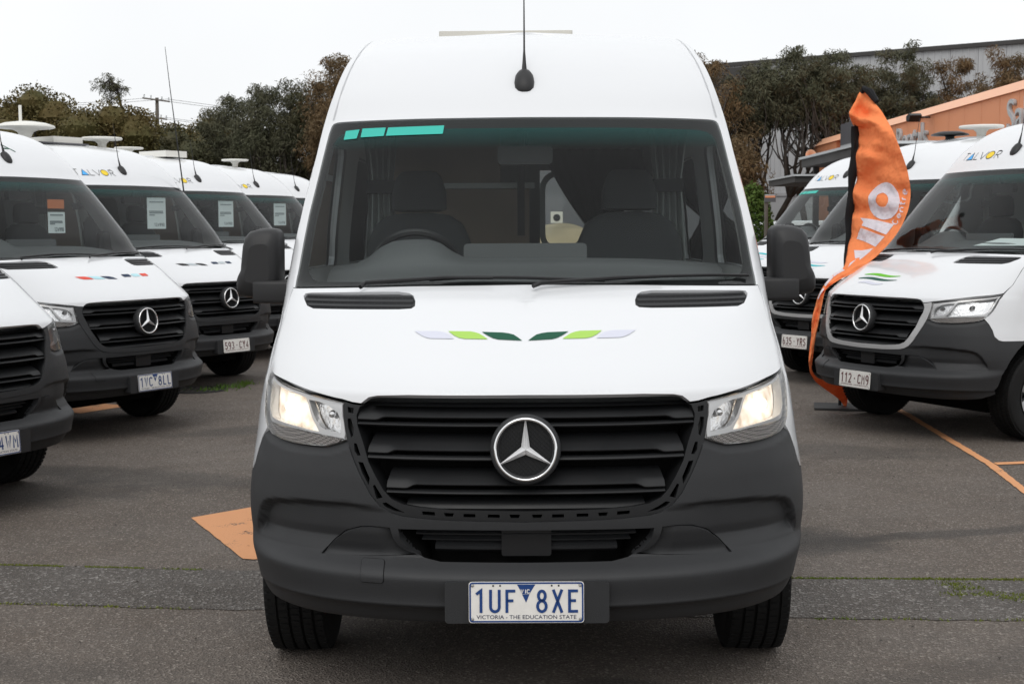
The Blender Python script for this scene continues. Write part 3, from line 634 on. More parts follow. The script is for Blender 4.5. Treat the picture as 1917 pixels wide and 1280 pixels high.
# headlights
LENS = [(s, z) for s, z in LENS_OUT + LENS_LOW[1:] + LENS_IN] + [(.6686, 1.0635), (.7563, 1.0760), (.845, 1.0895), (.9262, 1.1002), (1.036, 1.1115)]
BEAM = [(1.096, 1.106), (1.090, 1.05), (1.064, 1.003), (1.03, .980), (.985, .975), (.85, .966), (.765, .957), (.738, .957), (.752, .975), (.770, .995), (.783, 1.015), (.795, 1.04), (.815, 1.066), (.845, 1.071), (.92, 1.083), (1.02, 1.096)]
INNER = [(.797, 1.060), (.778, 1.030), (.764, 1.008), (.748, .988), (.728, .971), (.70, .964), (.642, .955), (.645, 1.0), (.662, 1.025), (.70, 1.045), (.75, 1.057)]
LOWB = [(1.060, .976), (1.010, .961), (.98, .960), (.8474, .9560), (.7414, .948), (.626, .938)]
INDI = [(1.040, .960), (1.010, .959), (.98, .957), (.8474, .9530), (.7414, .946), (.640, .938)] + [(.652, .927), (.6942, .9155), (.7189, .914), (.7908, .913), (.8506, .915), (.920, .921), (.988, .931), (1.025, .944)]
def wall(name, poly, o0, o1, matn):
    mb = MB(); a = np.array(densify(poly, .03)); mb.grid([[tuple(q) for q in surf(a[:, 0], a[:, 1], o)[0]] for o in (o0, o1)], True); return mb.mesh(name, matn)
M_['hl'] = []
for sg in (1, -1):
    f = (lambda p: p) if sg > 0 else flip
    d = dict(lens=patch('lens', f(shrink(LENS, .003)), (), 'lens', .0, 0, .03, .02),
             housing=wall('headlight', f(LENS), -.002, -.08, 'bezel_silver'),
             back=patch('reflector', f(LENS), (), 'reflector', -.075, 0, .04, .03),
             bezel=patch('bezel', f(shrink([(1.108, 1.117), (1.104, 1.06), (1.078, 1.003), (1.045, .968)] + LOWB[1:] + LENS_IN + [(.6686, 1.0605), (.7563, 1.0725), (.845, 1.0862), (.9262, 1.0970), (1.036, 1.1085)], .002)), [f(BEAM), f(INNER)], 'bezel_silver', -.016, .03, .02, .014),
             beam=patch('lamp_bowl', f(shrink(BEAM, -.004)), (), 'lamp_glow', -.05, 0, .03, .02), beam_off=patch('lamp_bowl', f(shrink(BEAM, -.004)), (), 'reflector', -.055, 0, .03, .02),
             inner=patch('side_bowl', f(shrink(INNER, -.004)), (), 'reflector', -.052, 0, .03, .02), indi=patch('indicator_lens', f(INDI), (), 'indicator', -.012, .01, .02, .012))
    b0 = surf(np.array([sg * .697]), np.array([1.018]), -.035)[0][0]; mb = MB().lathe([(.0005, -.012), (.010, -.010), (.013, 0), (.013, .02)], 16, 'Y'); mb.v = [(x + b0[0], y + b0[1], z + b0[2]) for x, y, z in mb.v]; d['bulb'] = mb.mesh('bulb', 'chrome')
    b0 = surf(np.array([sg * .925]), np.array([1.030]), -.03)[0][0]; mb = MB().lathe([(.0005, -.016), (.012, -.012), (.017, 0), (.017, .02)], 16, 'Y'); mb.v = [(x + b0[0], y + b0[1], z + b0[2]) for x, y, z in mb.v]; d['bulb_lit'] = mb.mesh('beam_bulb', 'bulb_glow'); d['bulb_off'] = mb.mesh('beam_bulb', 'chrome')
    M_['hl'].append(d)
# windscreen
SCR = sym(WS)
M_['windscreen'] = patch('windscreen', shrink(SCR, .002), (), 'screen_glass', .0, 0, .05, .04)
M_['frit'] = patch('black_border', shrink(SCR, .002), [sym(CLEAR)], 'frit', -.006, 0, .03, .03)
band = [(0, 1.962), (.833, 1.962), (.8294, 2.0022), (.8107, 2.027), (.7878, 2.0419), (.7409, 2.0499), (.454, 2.0568), (0, 2.0585)]
M_['band'] = patch('shade_band', sym([(s * 1.005, z) for s, z in band]), (), 'shade_band', -.004, 0, .05, .02)
M_['scuttle'] = strip('scuttle_panel', None, .93, [(.010, lambda S: 1.4275 - .0145 * (S / .93) ** 2), (.05, lambda S: 1.412 - .0145 * (S / .93) ** 2), (.10, lambda S: 1.39 - .0145 * (S / .93) ** 2)], 'black_trim', 41)
M_['sticker'] = [patch('sticker', [(-s, z) for s, z in q], (), 'teal_sticker', .0025, 0, .05, .02) for q in
                 ([(.773, 2.0525), (.7071, 2.0569), (.7155, 2.0164), (.7773, 2.0122)], [(.6939, 2.0604), (.5881, 2.0623), (.5936, 2.0242), (.6972, 2.0204)], [(.5777, 2.0619), (.3369, 2.067), (.3408, 2.0291), (.5837, 2.0247)])]
# hood vents: recessed panel, three louvres, small ribs
M_['vent'] = []
for sg in (1, -1):
    f = (lambda p: p) if sg > 0 else flip
    me = patch('hood_vent', f(shrink(VENT, .001)), (), 'dark_plastic', -.010, 0, .03, .015); mb = MB()
    zs = [(1.3925, .42, .862), (1.3765, .412, .868), (1.3605, .415, .85)]
    for z, a0, a1 in zs:
        S = np.linspace(a0, a1, 15) * sg
        mb.grid([[tuple(q) for q in surf(S, np.full(15, z + dz_), -d_)[0]] for dz_, d_ in ((.0075, .0145), (.0035, .004), (-.003, .0025), (-.004, .010))])
        for q in np.linspace(a0 + .035, a1 - .03, 15):
            for c0 in (q * sg,):
                P = surf(np.array([c0 - .001, c0 + .001, c0 + .001, c0 - .001]), np.array([z - .0095, z - .0095, z - .003, z - .003]), -.0065)[0]; mb.add([tuple(x) for x in P], [(0, 1, 2, 3)])
    mb.cur = 0; m2 = mb.mesh('lv', 'mirror_plastic')
    bm = bmesh.new(); bm.from_mesh(me); bm.from_mesh(m2); me2 = bpy.data.meshes.new('hood_vent'); bm.to_mesh(me2); bm.free(); me2.materials.append(MATS['dark_plastic']); M_['vent'].append(me2)
    M_['vent'][-1].polygons.foreach_set('use_smooth', [False] * len(me2.polygons))
# side glass, trim inside
M_['side_window'] = [patch('side_window', shrink(q, -.002), (), 'side_glass', -.008, 0, .1, .08) for q in (yz(DWIN), flip(yz(DWIN)), yz(SWIN), flip(yz(SWIN)))]
trim_half = [(0, 2.098), (.80, 2.09), (.852, 2.03), (.872, 1.88), (.898, 1.70), (.905, 1.58), (.915, 1.44), (.94, 1.40)] + [(s_at_y(1.15, 1.2), 1.2), (s_at_y(YB - .05, 1.2), 1.2)] + [(s_at_y(YB - .05, z), z) for z in np.arange(1.3, 2.5, .1)] + [(s_at_y(YB - .05, 2.5), 2.5), (0, 2.5)]
M_['cabin_trim'] = patch('cabin_trim', sym(trim_half), wins + [flip(q) for q in wins], 'cabin_trim', -.035, 0, .08, .07)
# number plates
def arc(cx, cy, rx, ry, a0, a1, n=8): return [(cx + rx * math.cos(R(a0 + (a1 - a0) * k / n)), cy + ry * math.sin(R(a0 + (a1 - a0) * k / n))) for k in range(n + 1)]
GL = {'1': [[(.08, .80), (.30, .96), (.30, 0)]], 'U': [[(.05, 1)] + arc(.25, .24, .2, .19, 180, 360) + [(.45, 1)]], 'F': [[(.47, .94), (.08, .94), (.08, 0)], [(.08, .52), (.38, .52)]],
      'E': [[(.47, .94), (.08, .94), (.08, .06), (.47, .06)], [(.08, .52), (.38, .52)]], '8': [arc(.25, .73, .16, .21, -90, 270, 14), arc(.25, .28, .2, .235, 90, 450, 14)], 'X': [[(.05, 1), (.45, 0)], [(.45, 1), (.05, 0)]],
      'V': [[(.05, 1), (.25, .06), (.45, 1)]], 'C': [arc(.25, .76, .2, .18, 10, 180) + arc(.25, .24, .2, .18, 180, 350)], 'L': [[(.08, 1), (.08, .06), (.47, .06)]], '5': [[(.44, .94), (.10, .94), (.09, .56)] + arc(.25, .32, .2, .27, 120, -60, 9) + arc(.25, .26, .2, .2, -60, -170, 4)],
      '9': [arc(.25, .70, .19, .25, 0, 360, 14), arc(.24, .45, .2, .42, 30, -95, 8)], '3': [arc(.24, .74, .18, .2, 160, -90, 9), arc(.24, .28, .2, .23, 90, -160, 9)], 'Y': [[(.05, 1), (.25, .5), (.25, 0)], [(.45, 1), (.25, .5)]],
      '4': [[(.36, 0), (.36, .96), (.05, .28), (.48, .28)]], '2': [arc(.25, .72, .19, .23, 165, -20, 9) + [(.07, .06), (.47, .06)]], 'M': [[(.05, 0), (.05, .97), (.25, .45), (.45, .97), (.45, 0)]], '6': [arc(.25, .29, .19, .24, 0, 360, 14), arc(.26, .5, .2, .45, 95, 200, 8)],
      'R': [[(.08, 0), (.08, .94), (.26, .94)] + arc(.26, .72, .18, .22, 90, -90) + [(.08, .50)], [(.24, .5), (.46, 0)]], 'S': [arc(.25, .74, .18, .2, 20, 200, 8) + arc(.25, .27, .2, .22, 70, -160, 9)], 'W': [[(.03, 1), (.14, .05), (.25, .62), (.36, .05), (.47, 1)]],
      'T': [[(.02, .95), (.48, .95)], [(.25, .95), (.25, 0)]], 'A': [[(.0, 0), (.30, 1), (.6, 0), (0, 0)]], 'O': [arc(.4, .5, .4, .5, 0, 360, 20)], '7': [[(.05, .94), (.46, .94), (.2, 0)]]}
def plate(chars, vic, tilt=0, name='number_plate'):
    """returns list of (name, mesh) in plate coordinates: x right, z up, facing -y"""
    ink = 'plate_blue' if vic else 'plate_maroon'; pl = lambda y: (lambda a: np.stack([a[:, 0], np.full(len(a), y), a[:, 1]], 1)); o = []
    mb = MB().prism(rrect(-.186, -.0665, .186, .0665, .010), lambda p: (p[0], -.002, p[1]), lambda p: (p[0], .0, p[1])); o.append((name, mb.mesh(name, 'plate_white')))
    if vic:
        lp = rrect(-.1815, -.062, .1815, .062, .008); o.append(('border', ribbon([lp + lp[:1]], .0052, pl(-.0032)).mesh('border', ink)))
        mb = MB().add([(-.030, -.003, .0575), (.029, -.003, .0575), (.0095, -.003, .0262), (-.0125, -.003, .0262)], [(0, 1, 2, 3)]); mb.add([(-.0135, -.003, .0252), (.0098, -.003, .0252), (-.001, -.003, -.001)], [(0, 1, 2)]); o.append(('triangle_mark', mb.mesh('triangle_mark', ink)))
        mb = ribbon([[(x * .0195 + gx, z * .0125 + .0292) for x, z in l] for gx, ch in ((-.0185, 'V'), (-.0075, 'I'), (.0015, 'C')) for l in (GL.get(ch) or [[(.25, 0), (.25, 1)]])], .0028, pl(-.0045)); o.append(('state_letters', mb.mesh('state_letters', 'plate_white')))
    L_ = []
    xs_ = (-.150, -.1015, -.051, .050, .1007, .151) if vic else (-.150, -.103, -.056, .056, .103, .150)
    for ch, cx in zip(chars, xs_): L_ += [[((x - .25) * .0700 + cx, z * .0747 - .0335) for x, z in l] for l in GL[ch]]
    for ch, cx in zip(chars, xs_):
        if ch != ' ': o.append(('character', ribbon([[((x - .25) * .0700 + cx, z * .0747 - .0335) for x, z in l] for l in GL[ch]], .0092, pl(-.0042)).mesh('character', ink)))
    if not vic: o.append(('dot', MB().lathe([(.0005, -.0045), (.006, -.004), (.006, -.002)], 12, 'Y', c=(0, 0, .004)).mesh('dot', ink)))
    me = text_mesh('VICTORIA - THE EDUCATION STATE' if vic else 'QUEENSLAND - SUNSHINE STATE', .018, Matrix.Identity(4), 'plate_navy' if vic else ink, 1, 0)
    v = np.array([p.co[:] for p in me.vertices]); x0, x1, y0, y1 = v[:, 0].min(), v[:, 0].max(), v[:, 1].min(), v[:, 1].max()
    me.transform(Matrix(((.322 / (x1 - x0), 0, 0, -.161 - x0 * .322 / (x1 - x0)), (0, 0, 1, -.0035), (0, .0125 / (y1 - y0), 0, -.0535 - y0 * .0125 / (y1 - y0)), (0, 0, 0, 1)))); me.name = 'slogan'; o.append(('slogan', me))
    for x, z in ((-.174, .0545), (.174, .0545), (-.174, -.0545), (.174, -.0545)): o.append(('screw', MB().lathe([(.0005, -.006), (.004, -.0055), (.0055, -.003)], 12, 'Y', c=(x, 0, z)).mesh('screw', 'steel')))
    if vic:
        for x in (-.107, -.0845, .082, .1045): o.append(('bolt_hole', MB().lathe([(.0005, -.0035), (.003, -.0033), (.003, -.002)], 10, 'Y', c=(x, 0, .0535)).mesh('bolt_hole', 'black_void')))
    return o
mb = MB().prism(rrect(-.264, .362, .268, .4985, .012), lambda p: (p[0], -.006 + (.5 - p[1]) * .02, p[1]), lambda p: (p[0], .08, p[1])); M_['plate_holder'] = mb.mesh('plate_holder', 'dark_plastic')
# wipers
def on_ws(s, z, off): return tuple(surf(np.array([s]), np.array([z]), off)[0][0])
M_['wiper'] = []
for pts, ba in (([(-.62, 1.418), (-.60, 1.432), (-.30, 1.452), (-.12, 1.450)], [(-.36, 1.446), (-.20, 1.456), (.0, 1.453), (.16, 1.446), (.30, 1.440)]), ([(.03, 1.420), (.06, 1.430), (.35, 1.447), (.52, 1.452)], [(.22, 1.440), (.40, 1.450), (.55, 1.455), (.72, 1.456), (.885, 1.452)])):
    mb = MB(); P = [on_ws(s, z - .017, .022) for s, z in pts]; mb.tube(P, [.009, .009, .007, .006], 6); P = [on_ws(s, z, .016) for s, z in densify(ba, .08)[:-1] if True][: max(4, int(.7 / .08) + 2)]; P = [on_ws(s, z - .012, .013) for s, z in ba]; mb.tube(P, .006, 6)
    M_['wiper'].append(mb.mesh('wiper', 'black_trim'))
# door mirrors
OUTL = [(1.004, 1.40), (1.002, 1.60), (1.006, 1.625), (1.022, 1.641), (1.05, 1.645), (1.09, 1.642), (1.125, 1.632), (1.147, 1.607), (1.157, 1.57), (1.168, 1.47), (1.180, 1.447), (1.186, 1.43), (1.186, 1.385), (1.172, 1.366), (1.12, 1.357), (1.03, 1.352), (1.008, 1.362)]
M_['mirror'] = []; M_['mirror_arm'] = []; M_['mirror_pane'] = []
for sg in (1, -1):
    lp = [Vector(p) for p in densify(OUTL, .03)]; c_ = Vector((1.09, 1.50)); rows = []
    for y, k in ((1.225, .55), (1.235, .80), (1.25, .92), (1.275, .985), (1.31, 1.0), (1.39, 1.0), (1.405, .97), (1.405, .90), (1.39, .88)): rows.append([(sg * (c_ + (p - c_) * k).x, y + (.05 * (p.x - 1.0)), (c_ + (p - c_) * k).y) for p in lp])
    mb = MB(); mb.grid(rows, True); k = len(lp); mb.add(rows[0], [tuple(range(k))]); M_['mirror'].append(mb.mesh('side_mirror', 'mirror_plastic', True, 60))
    mb = MB().add([(a, b - .004, c) for a, b, c in rows[-1]], [tuple(range(k))]); M_['mirror_pane'].append(mb.mesh('mirror_glass', 'chrome'))
    mb = MB(); rows = []
    for x in (.90, .96, 1.03, 1.09, 1.108): rows.append([(sg * x, y + .06 * (x - .9), z) for y, z in rrect(1.205 + (.01 if x > 1.1 else 0), 1.336 + .02 * (x - .9), 1.33, 1.432, .016, 3)])
    mb.grid(rows, True); mb.add(rows[-1], [tuple(range(len(rows[-1])))]); M_['mirror_arm'].append(mb.mesh('mirror_arm', 'mirror_plastic', True, 50))
# roof aerial
b0, n0 = surf(np.array([0.]), np.array([2.262]), 0); b0 = b0[0]
mb = MB(); rows = []
for k, (t, hw, hh) in enumerate(((-.062, .012, .004), (-.056, .026, .014), (-.035, .040, .026), (0, .0435, .034), (.035, .040, .034), (.058, .030, .028), (.068, .016, .012))):
    d = Vector((0, .707, .707)); nn = Vector((0, -.707, .707)); o_ = Vector(b0) + d * t
    rows.append([tuple(o_ + Vector((1, 0, 0)) * hw * math.cos(a) + nn * (hh * math.sin(a) if math.sin(a) > 0 else .012 * math.sin(a))) for a in np.linspace(0, 2 * math.pi, 17)[:-1]])
mb.grid(rows, True); mb.add(rows[0], [tuple(range(16))]); mb.add(rows[-1], [tuple(range(16))]); M_['antenna'] = mb.mesh('roof_antenna', 'mirror_plastic')
mt = Vector(b0) + Vector((0, .030, .045)); mb = MB().tube([mt, mt + Vector((0, .016, .05)), mt + Vector((0, .032, .10)), mt + Vector((0, .10, .47))], [.0125, .008, .0045, .0020], 8); M_['mast'] = mb.mesh('mast', 'black_trim')
# wheels
prof = [(.20, -.095), (.235, -.112), (.30, -.117), (.325, -.112), (.338, -.098)]
for gx in (-.062, -.018, .026, .070): prof += [(.343, gx - .018), (.344, gx - .004), (.335, gx - .003), (.335, gx + .004), (.344, gx + .005)]
prof += [(.338, .100), (.325, .112), (.30, .117), (.235, .112), (.20, .095)]
M_['tyre'] = MB().lathe(prof, 56, 'X').mesh('tyre', 'rubber', True, 25)
mb = MB()
for k in range(72):
    t = 2 * math.pi * k / 72
    for x0, x1, sh in ((-.104, -.068, 0), (-.056, -.024, .5), (-.012, .020, 0), (.032, .064, .5), (.076, .104, 0)):
        M2 = Matrix.Rotation(t + sh * 2 * math.pi / 72, 4, 'X'); mb.box((x0, -.0105, .338), (x1, .0105, .3475 if abs(x0 + x1) < .17 else .344), M2)
M_['tread'] = mb.mesh('tread', 'rubber', False)
M_['rim'] = {}
for sg in (1, -1):
    mb = MB().lathe([(.205, sg * .10), (.212, sg * .112), (.205, sg * .108), (.185, sg * .07), (.18, -sg * .08)], 40, 'X'); mb.lathe([(.0005, sg * .075), (.05, sg * .075), (.066, sg * .06), (.066, sg * .03)], 24, 'X')
    for k in range(6):
        t = 2 * math.pi * k / 6; M2 = Matrix.Rotation(t, 4, 'X'); mb.add([M2 @ Vector(p) for p in ((sg * .060, -.035, .05), (sg * .060, .035, .05), (sg * .085, .055, .19), (sg * .085, -.055, .19), (sg * .03, -.035, .05), (sg * .03, .035, .05), (sg * .05, .055, .19), (sg * .05, -.055, .19))], [(0, 1, 2, 3), (0, 4, 5, 1), (3, 2, 6, 7), (0, 3, 7, 4), (1, 5, 6, 2)])
    M_['rim'][sg] = mb.mesh('rim', 'alloy', True, 35)
M_['hub'] = MB().lathe([(.0005, 0), (.185, 0), (.185, .02)], 28, 'X').mesh('brake_disc', 'dark_alloy')
mb = MB().box((-.80, .42, .36), (.80, 5.7, .47)); mb.box((-.70, .70, .20), (.70, 5.6, .37)); mb.box((-.66, .45, .30), (-.64, 1.6, 1.0)); mb.box((.64, .45, .30), (.66, 1.6, 1.0)); mb.box((-.98, 4.0, .42), (.98, 5.3, .90)); mb.box((-.93, .55, .90), (.93, 1.55, .95)); M_['chassis_light_block'] = mb.mesh('chassis_light_block', 'black_void', False)  # stands in for the underbody: black boxes lowered to block light beneath the van
mb = MB().box((-.90, 1.0, .95), (.90, 5.8, 1.02)); mb.box((-.70, 2.45, 2.475), (.70, 5.8, 2.50)); M_['cabin_floor'] = mb.mesh('cabin_floor', 'cabin_trim', False)
SEAM = [(.8538, 2.1073), (.8483, 2.142), (.8306, 2.2608), (.813, 2.3633), (.797, 2.4385), (.785, 2.50), (.772, 2.545)]
M_['seam'] = [ribbon([SEAM], .006, on_skin(.0035)).mesh('roof_seam', 'seam_grey', False), ribbon([flip(SEAM)], .006, on_skin(.0035)).mesh('roof_seam', 'seam_grey', False)]
# ---- cabin
def loft(rows, name, matn, ang=50):
    mb = MB(); mb.grid(rows, True); mb.add(rows[0], [tuple(range(len(rows[0])))[::-1]]); mb.add(rows[-1], [tuple(range(len(rows[-1])))]); return mb.mesh(name, matn, True, ang)
X = np.linspace(-.80, .80, 33); rows = []
hump = lambda x: .085 * math.exp(-((x + .47) / .17) ** 4) 
for y, z, hk in ((None, 1.400, 0), (1.0, 1.435, 0), (1.10, 1.462, .05), (1.16, 1.490, .12), (1.17, 1.498, .25), (1.26, 1.508, .8), (1.33, 1.515, 1), (1.38, 1.512, 1), (1.40, 1.49, .9), (1.42, 1.40, .3), (1.45, 1.1, 0)):
    rows.append([((x * (1.06 if y is None else 1)), (float(fP(1.432)) + .31 * (1 - math.sqrt(max(0, 1 - (abs(x) / .946) ** 2.5))) + .07) if y is None else y + .10 * (abs(x) / .8) ** 3, z + hk * hump(x) - .03 * (abs(x) / .8) ** 3) for x in X])
M_['dashboard'] = MB().grid(rows).mesh('dashboard', 'dash', True, 60)
rows = [[(x, y, z) for x, z in rrect(-.255, 1.50, .255, 1.575, .016, 3)] for y in (1.36, 1.375, 1.39)]; M_['screen_box'] = loft(rows, 'console_display', 'dash')
mb = MB(); tw = Matrix.Translation((-.46, 1.50, 1.46)) @ Matrix.Rotation(R(28), 4, 'X')
pr = [(.185 + .016 * math.cos(t), .016 * math.sin(t)) for t in np.linspace(0, 2 * math.pi, 9)[:-1]]; mb.lathe(pr, 36, 'Y', close=True); mb.box((-.18, -.01, -.02), (.18, .02, .02)); mb.box((-.05, -.02, -.18), (.05, .03, .04)); mb.v = [tuple(tw @ Vector(p)) for p in mb.v]; M_['steering_wheel'] = mb.mesh('steering_wheel', 'black_trim')
def seat_rows(secs, cx): return [[(cx + x, y + yy, z) for x, yy in rrect(-hw, -hd, hw, hd, min(hw, hd) * .8, 4)] for z, y, hw, hd in secs]
M_['seat'] = [(loft(seat_rows([(1.02, 1.88, .22, .10), (1.15, 1.90, .235, .09), (1.40, 1.94, .245, .085), (1.58, 1.97, .235, .075), (1.66, 1.985, .20, .065), (1.70, 1.99, .14, .05), (1.712, 1.99, .06, .03)], cx), 'seat', 'seat_fabric'),
               loft(seat_rows([(1.715, 1.985, .09, .03), (1.725, 1.98, .125, .045), (1.80, 1.985, .125, .05), (1.87, 1.995, .105, .045), (1.895, 2.0, .085, .03), (1.902, 2.0, .06, .02)], cx), 'headrest', 'seat_fabric')) for cx in (-.485, .475)]
mb = MB()
M_['cabinet'] = MB().box((-.80, 3.4, 1.02), (.02, 3.46, 1.86)).mesh('cabinet', 'wood', False)
M_['cabinet_top'] = MB().box((-.82, 3.36, 1.862), (.05, 3.47, 1.892)).mesh('counter_top', 'pale_panel', False)
mb = MB().box((-.80, 3.40, 1.894), (-.14, 3.45, 2.47)); M_['upper_cabinet'] = mb.mesh('upper_cabinet', 'wood', False)
mb = MB().box((-.045, 3.3, 1.6), (-.005, 3.34, 2.35)); M_['post'] = mb.mesh('post', 'black_trim', False)
rw = rrect(.14, 1.50, .74, 2.02, .10, 6); mb = MB(); k = len(rw); big = [(x, z) for x, z in rrect(.10, 1.46, .78, 2.06, .13, 6)]
mb.add([(x, YB - .06, z) for x, z in rw] + [(x, YB - .08, z) for x, z in big], [(i, (i + 1) % k, k + (i + 1) % k, k + i) for i in range(k)]); M_['rear_frame'] = mb.mesh('rear_window_frame', 'pale_panel')
mb = MB().add([(x, YB - .02, z) for x, z in rrect(-.715, 1.45, .715, 2.06, .05)], [tuple(range(24))]); M_['rear_pane'] = mb.mesh('rear_window', 'side_glass', False)
mb = MB(); mb.box((-.80, YB - .12, 1.0), (.10, YB - .09, 2.48)); mb.box((.78, YB - .12, 1.0), (.84, YB - .09, 2.48)); mb.box((.10, YB - .12, 2.06), (.78, YB - .09, 2.48)); mb.box((.10, YB - .12, 1.0), (.78, YB - .09, 1.46)); M_['rear_lining'] = mb.mesh('rear_lining', 'cabin_trim', False)
def curtain(x, y, ztop, zbot, wt, wm, zm, matn, ph=0, wb=None):
    rows = []
    for z in np.linspace(ztop, zbot, 22):
        if z > zm: t = (ztop - z) / (ztop - zm); w_ = wt + (wm - wt) * t ** 1.3
        else: t = (zm - z) / (zm - zbot); w_ = wm + ((wb or wt * .8) - wm) * t ** .7
        rows.append([(x + u * w_ / 2, y + .025 * math.sin(u * 15 + ph + z), z) for u in np.linspace(-1, 1, 33)])
    return MB().grid(rows).mesh('curtain', matn, True, 80)
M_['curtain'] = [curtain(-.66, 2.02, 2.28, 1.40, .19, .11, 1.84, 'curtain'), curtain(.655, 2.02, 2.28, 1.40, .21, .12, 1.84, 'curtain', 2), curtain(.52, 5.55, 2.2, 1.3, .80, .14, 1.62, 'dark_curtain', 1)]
M_['tie'] = [MB().box((-.725, 1.985, 1.80), (-.595, 2.055, 1.86)).mesh('tie_band', 'seat_fabric', False), MB().box((.59, 1.985, 1.80), (.72, 2.055, 1.86)).mesh('tie_band', 'seat_fabric', False)]
rows = [[(x, y, z) for x, z in rrect(-.115, 1.905, .118, 1.985, .02, 3)] for y in (1.50, 1.515, 1.545, 1.555)]; M_['inner_mirror'] = loft(rows, 'rear_view_mirror', 'black_trim')
M_['mirror_stem'] = MB().tube([(0, 1.52, 1.97), (0, 1.47, 2.045)], .012, 8).mesh('mirror_stem', 'black_trim')
# roof fittings
mb = MB().prism(rrect(-.475, 3.4, .265, 4.2, .02), lambda p: (p[0], p[1], ZT + .02), lambda p: (p[0], p[1], ZT + .150)); M_['hatch'] = mb.mesh('roof_hatch', 'cream_box', False)
M_['dish'] = MB().lathe([(.0005, .235), (.10, .232), (.22, .215), (.30, .188), (.31, .170), (.29, .160), (.15, .150), (.085, .12), (.055, .06), (.05, 0)], 36).mesh('satellite_dome', 'dome_white')
M_['tray'] = MB().lathe([(.0005, .150), (.26, .150), (.27, .135), (.26, .118), (.10, .108), (.06, .07), (.05, 0)], 30).mesh('satellite_dome', 'dome_white')
M_['dark_dome'] = MB().lathe([(.0005, .11), (.12, .105), (.20, .08), (.21, .065), (.07, .06), (.05, .05), (.05, 0)], 30).mesh('roof_vent', 'black_trim')
mb = MB(); mb.box((-.6, 0, 0), (.6, .95, .03)); M_['solar'] = mb.mesh('solar_panel', 'grey_sign_wall', False)
mb = MB().prism(rrect(-.16, 0, .0, .13, .04, 4), lambda p: (p[0], 0, p[1]), lambda p: (p[0], 2.6, p[1])); M_['awning'] = mb.mesh('rolled_awning', 'dome_white')

# ------------------------------------------------------------------ van assembly
def decal(name, poly, matn): return patch(name, poly, (), matn, .0022, 0, .04, .03)
def leafs(cols, flipx=False):
    """three leaf shapes each side of the hood centre"""
    A = [[(.3889, 1.2777), (.3092, 1.2781), (.29, 1.2762), (.2745, 1.2723), (.258, 1.264), (.2466, 1.255), (.3296, 1.2557), (.348, 1.259), (.3651, 1.2653)], [(.2683, 1.2782), (.1907, 1.2772), (.175, 1.2748), (.16, 1.2707), (.144, 1.2625), (.1287, 1.2538), (.2085, 1.2548), (.229, 1.258), (.2485, 1.2657)],
         [(.151, 1.2759), (.0786, 1.2737), (.058, 1.2712), (.0396, 1.267), (.024, 1.258), (.0107, 1.249), (.0924, 1.2527), (.11, 1.2565), (.1265, 1.2631)]]
    return [('decal', decal('decal', flip(a), c)) for a, c in zip(A, cols)], [('decal', decal('decal', a, c)) for a, c in zip(A, cols)]
def blocks(cols): return [('decal', decal('decal', rrect(a, 1.263, a + .088, 1.284, .007, 3), c)) for a, c in zip((.085, .195, .305), cols)]
def waves(cols, z0=1.243):
    o = []
    for k, (c, a, b) in enumerate(zip(cols, (-.36, -.38, -.30), (.10, .12, .02))):
        S = np.linspace(a, b, 13); z = z0 - .030 * k + .006 * np.sin((S - a) / (b - a) * 6.0); t = .0075 * np.sin(np.linspace(.25, math.pi - .1, 13)) + .001
        o.append(('decal', decal('decal', list(zip(S, z + t)) + list(zip(S[::-1], (z - t)[::-1])), c)))
    return o
def talvor():
    mp = on_skin(.003); o = []; h = .062; z0 = 2.203; tr = lambda l, x, w_: [(x + a * w_, z0 + b * h) for a, b in l]
    L_ = [tr([(0, 1), (1, 1)], -.63, .055), tr([(.5, 1), (.5, 0)], -.63, .055), tr([(0, 0), (.5, 1), (1, 0), (0, 0)], -.555, .082), tr([(0, 1), (0, 0), (1, 0)], -.455, .05), tr([(0, 1), (.5, 0), (1, 1)], -.395, .085), tr(arc(.5, .5, .5, .5, 0, 360, 24), -.305, .085), tr([(0, 0), (0, 1), (.5, 1)] + arc(.5, .74, .35, .26, 90, -90) + [(0, .48)], -.195, .06), tr([(.35, .48), (.9, 0)], -.195, .06)]
    o.append(('roof_lettering', ribbon(L_, .005, mp).mesh('roof_lettering', 'black_d', False)))
    o.append(('roof_lettering', decal('roof_lettering', tr([(.06, .03), (.94, .03), (.5, .95)], -.555, .082), 'blue_d'))); o.append(('roof_lettering', decal('roof_lettering', tr(arc(.5, .5, .48, .48, 0, 345, 23), -.305, .085), 'yellow_d')))
    return o
def kea():
    mp = on_skin(.003); tr = lambda l, x, w_: [(x + a * w_, 2.325 + b * .06) for a, b in l]
    L_ = [tr([(0, 0), (0, 1)], -.26, .09), tr([(1, 1), (0, .5), (1, 0)], -.26, .09), tr([(1, 1), (0, 1), (0, 0), (1, 0)], -.11, .09), tr([(0, .5), (.9, .5)], -.11, .09), tr([(0, 0), (.5, 1), (1.3, 0)], .03, .10), tr([(.25, .45), (.9, .45)], .03, .10)]
    return [('roof_lettering', ribbon(L_, .010, mp).mesh('roof_lettering', 'dk_green', False))]
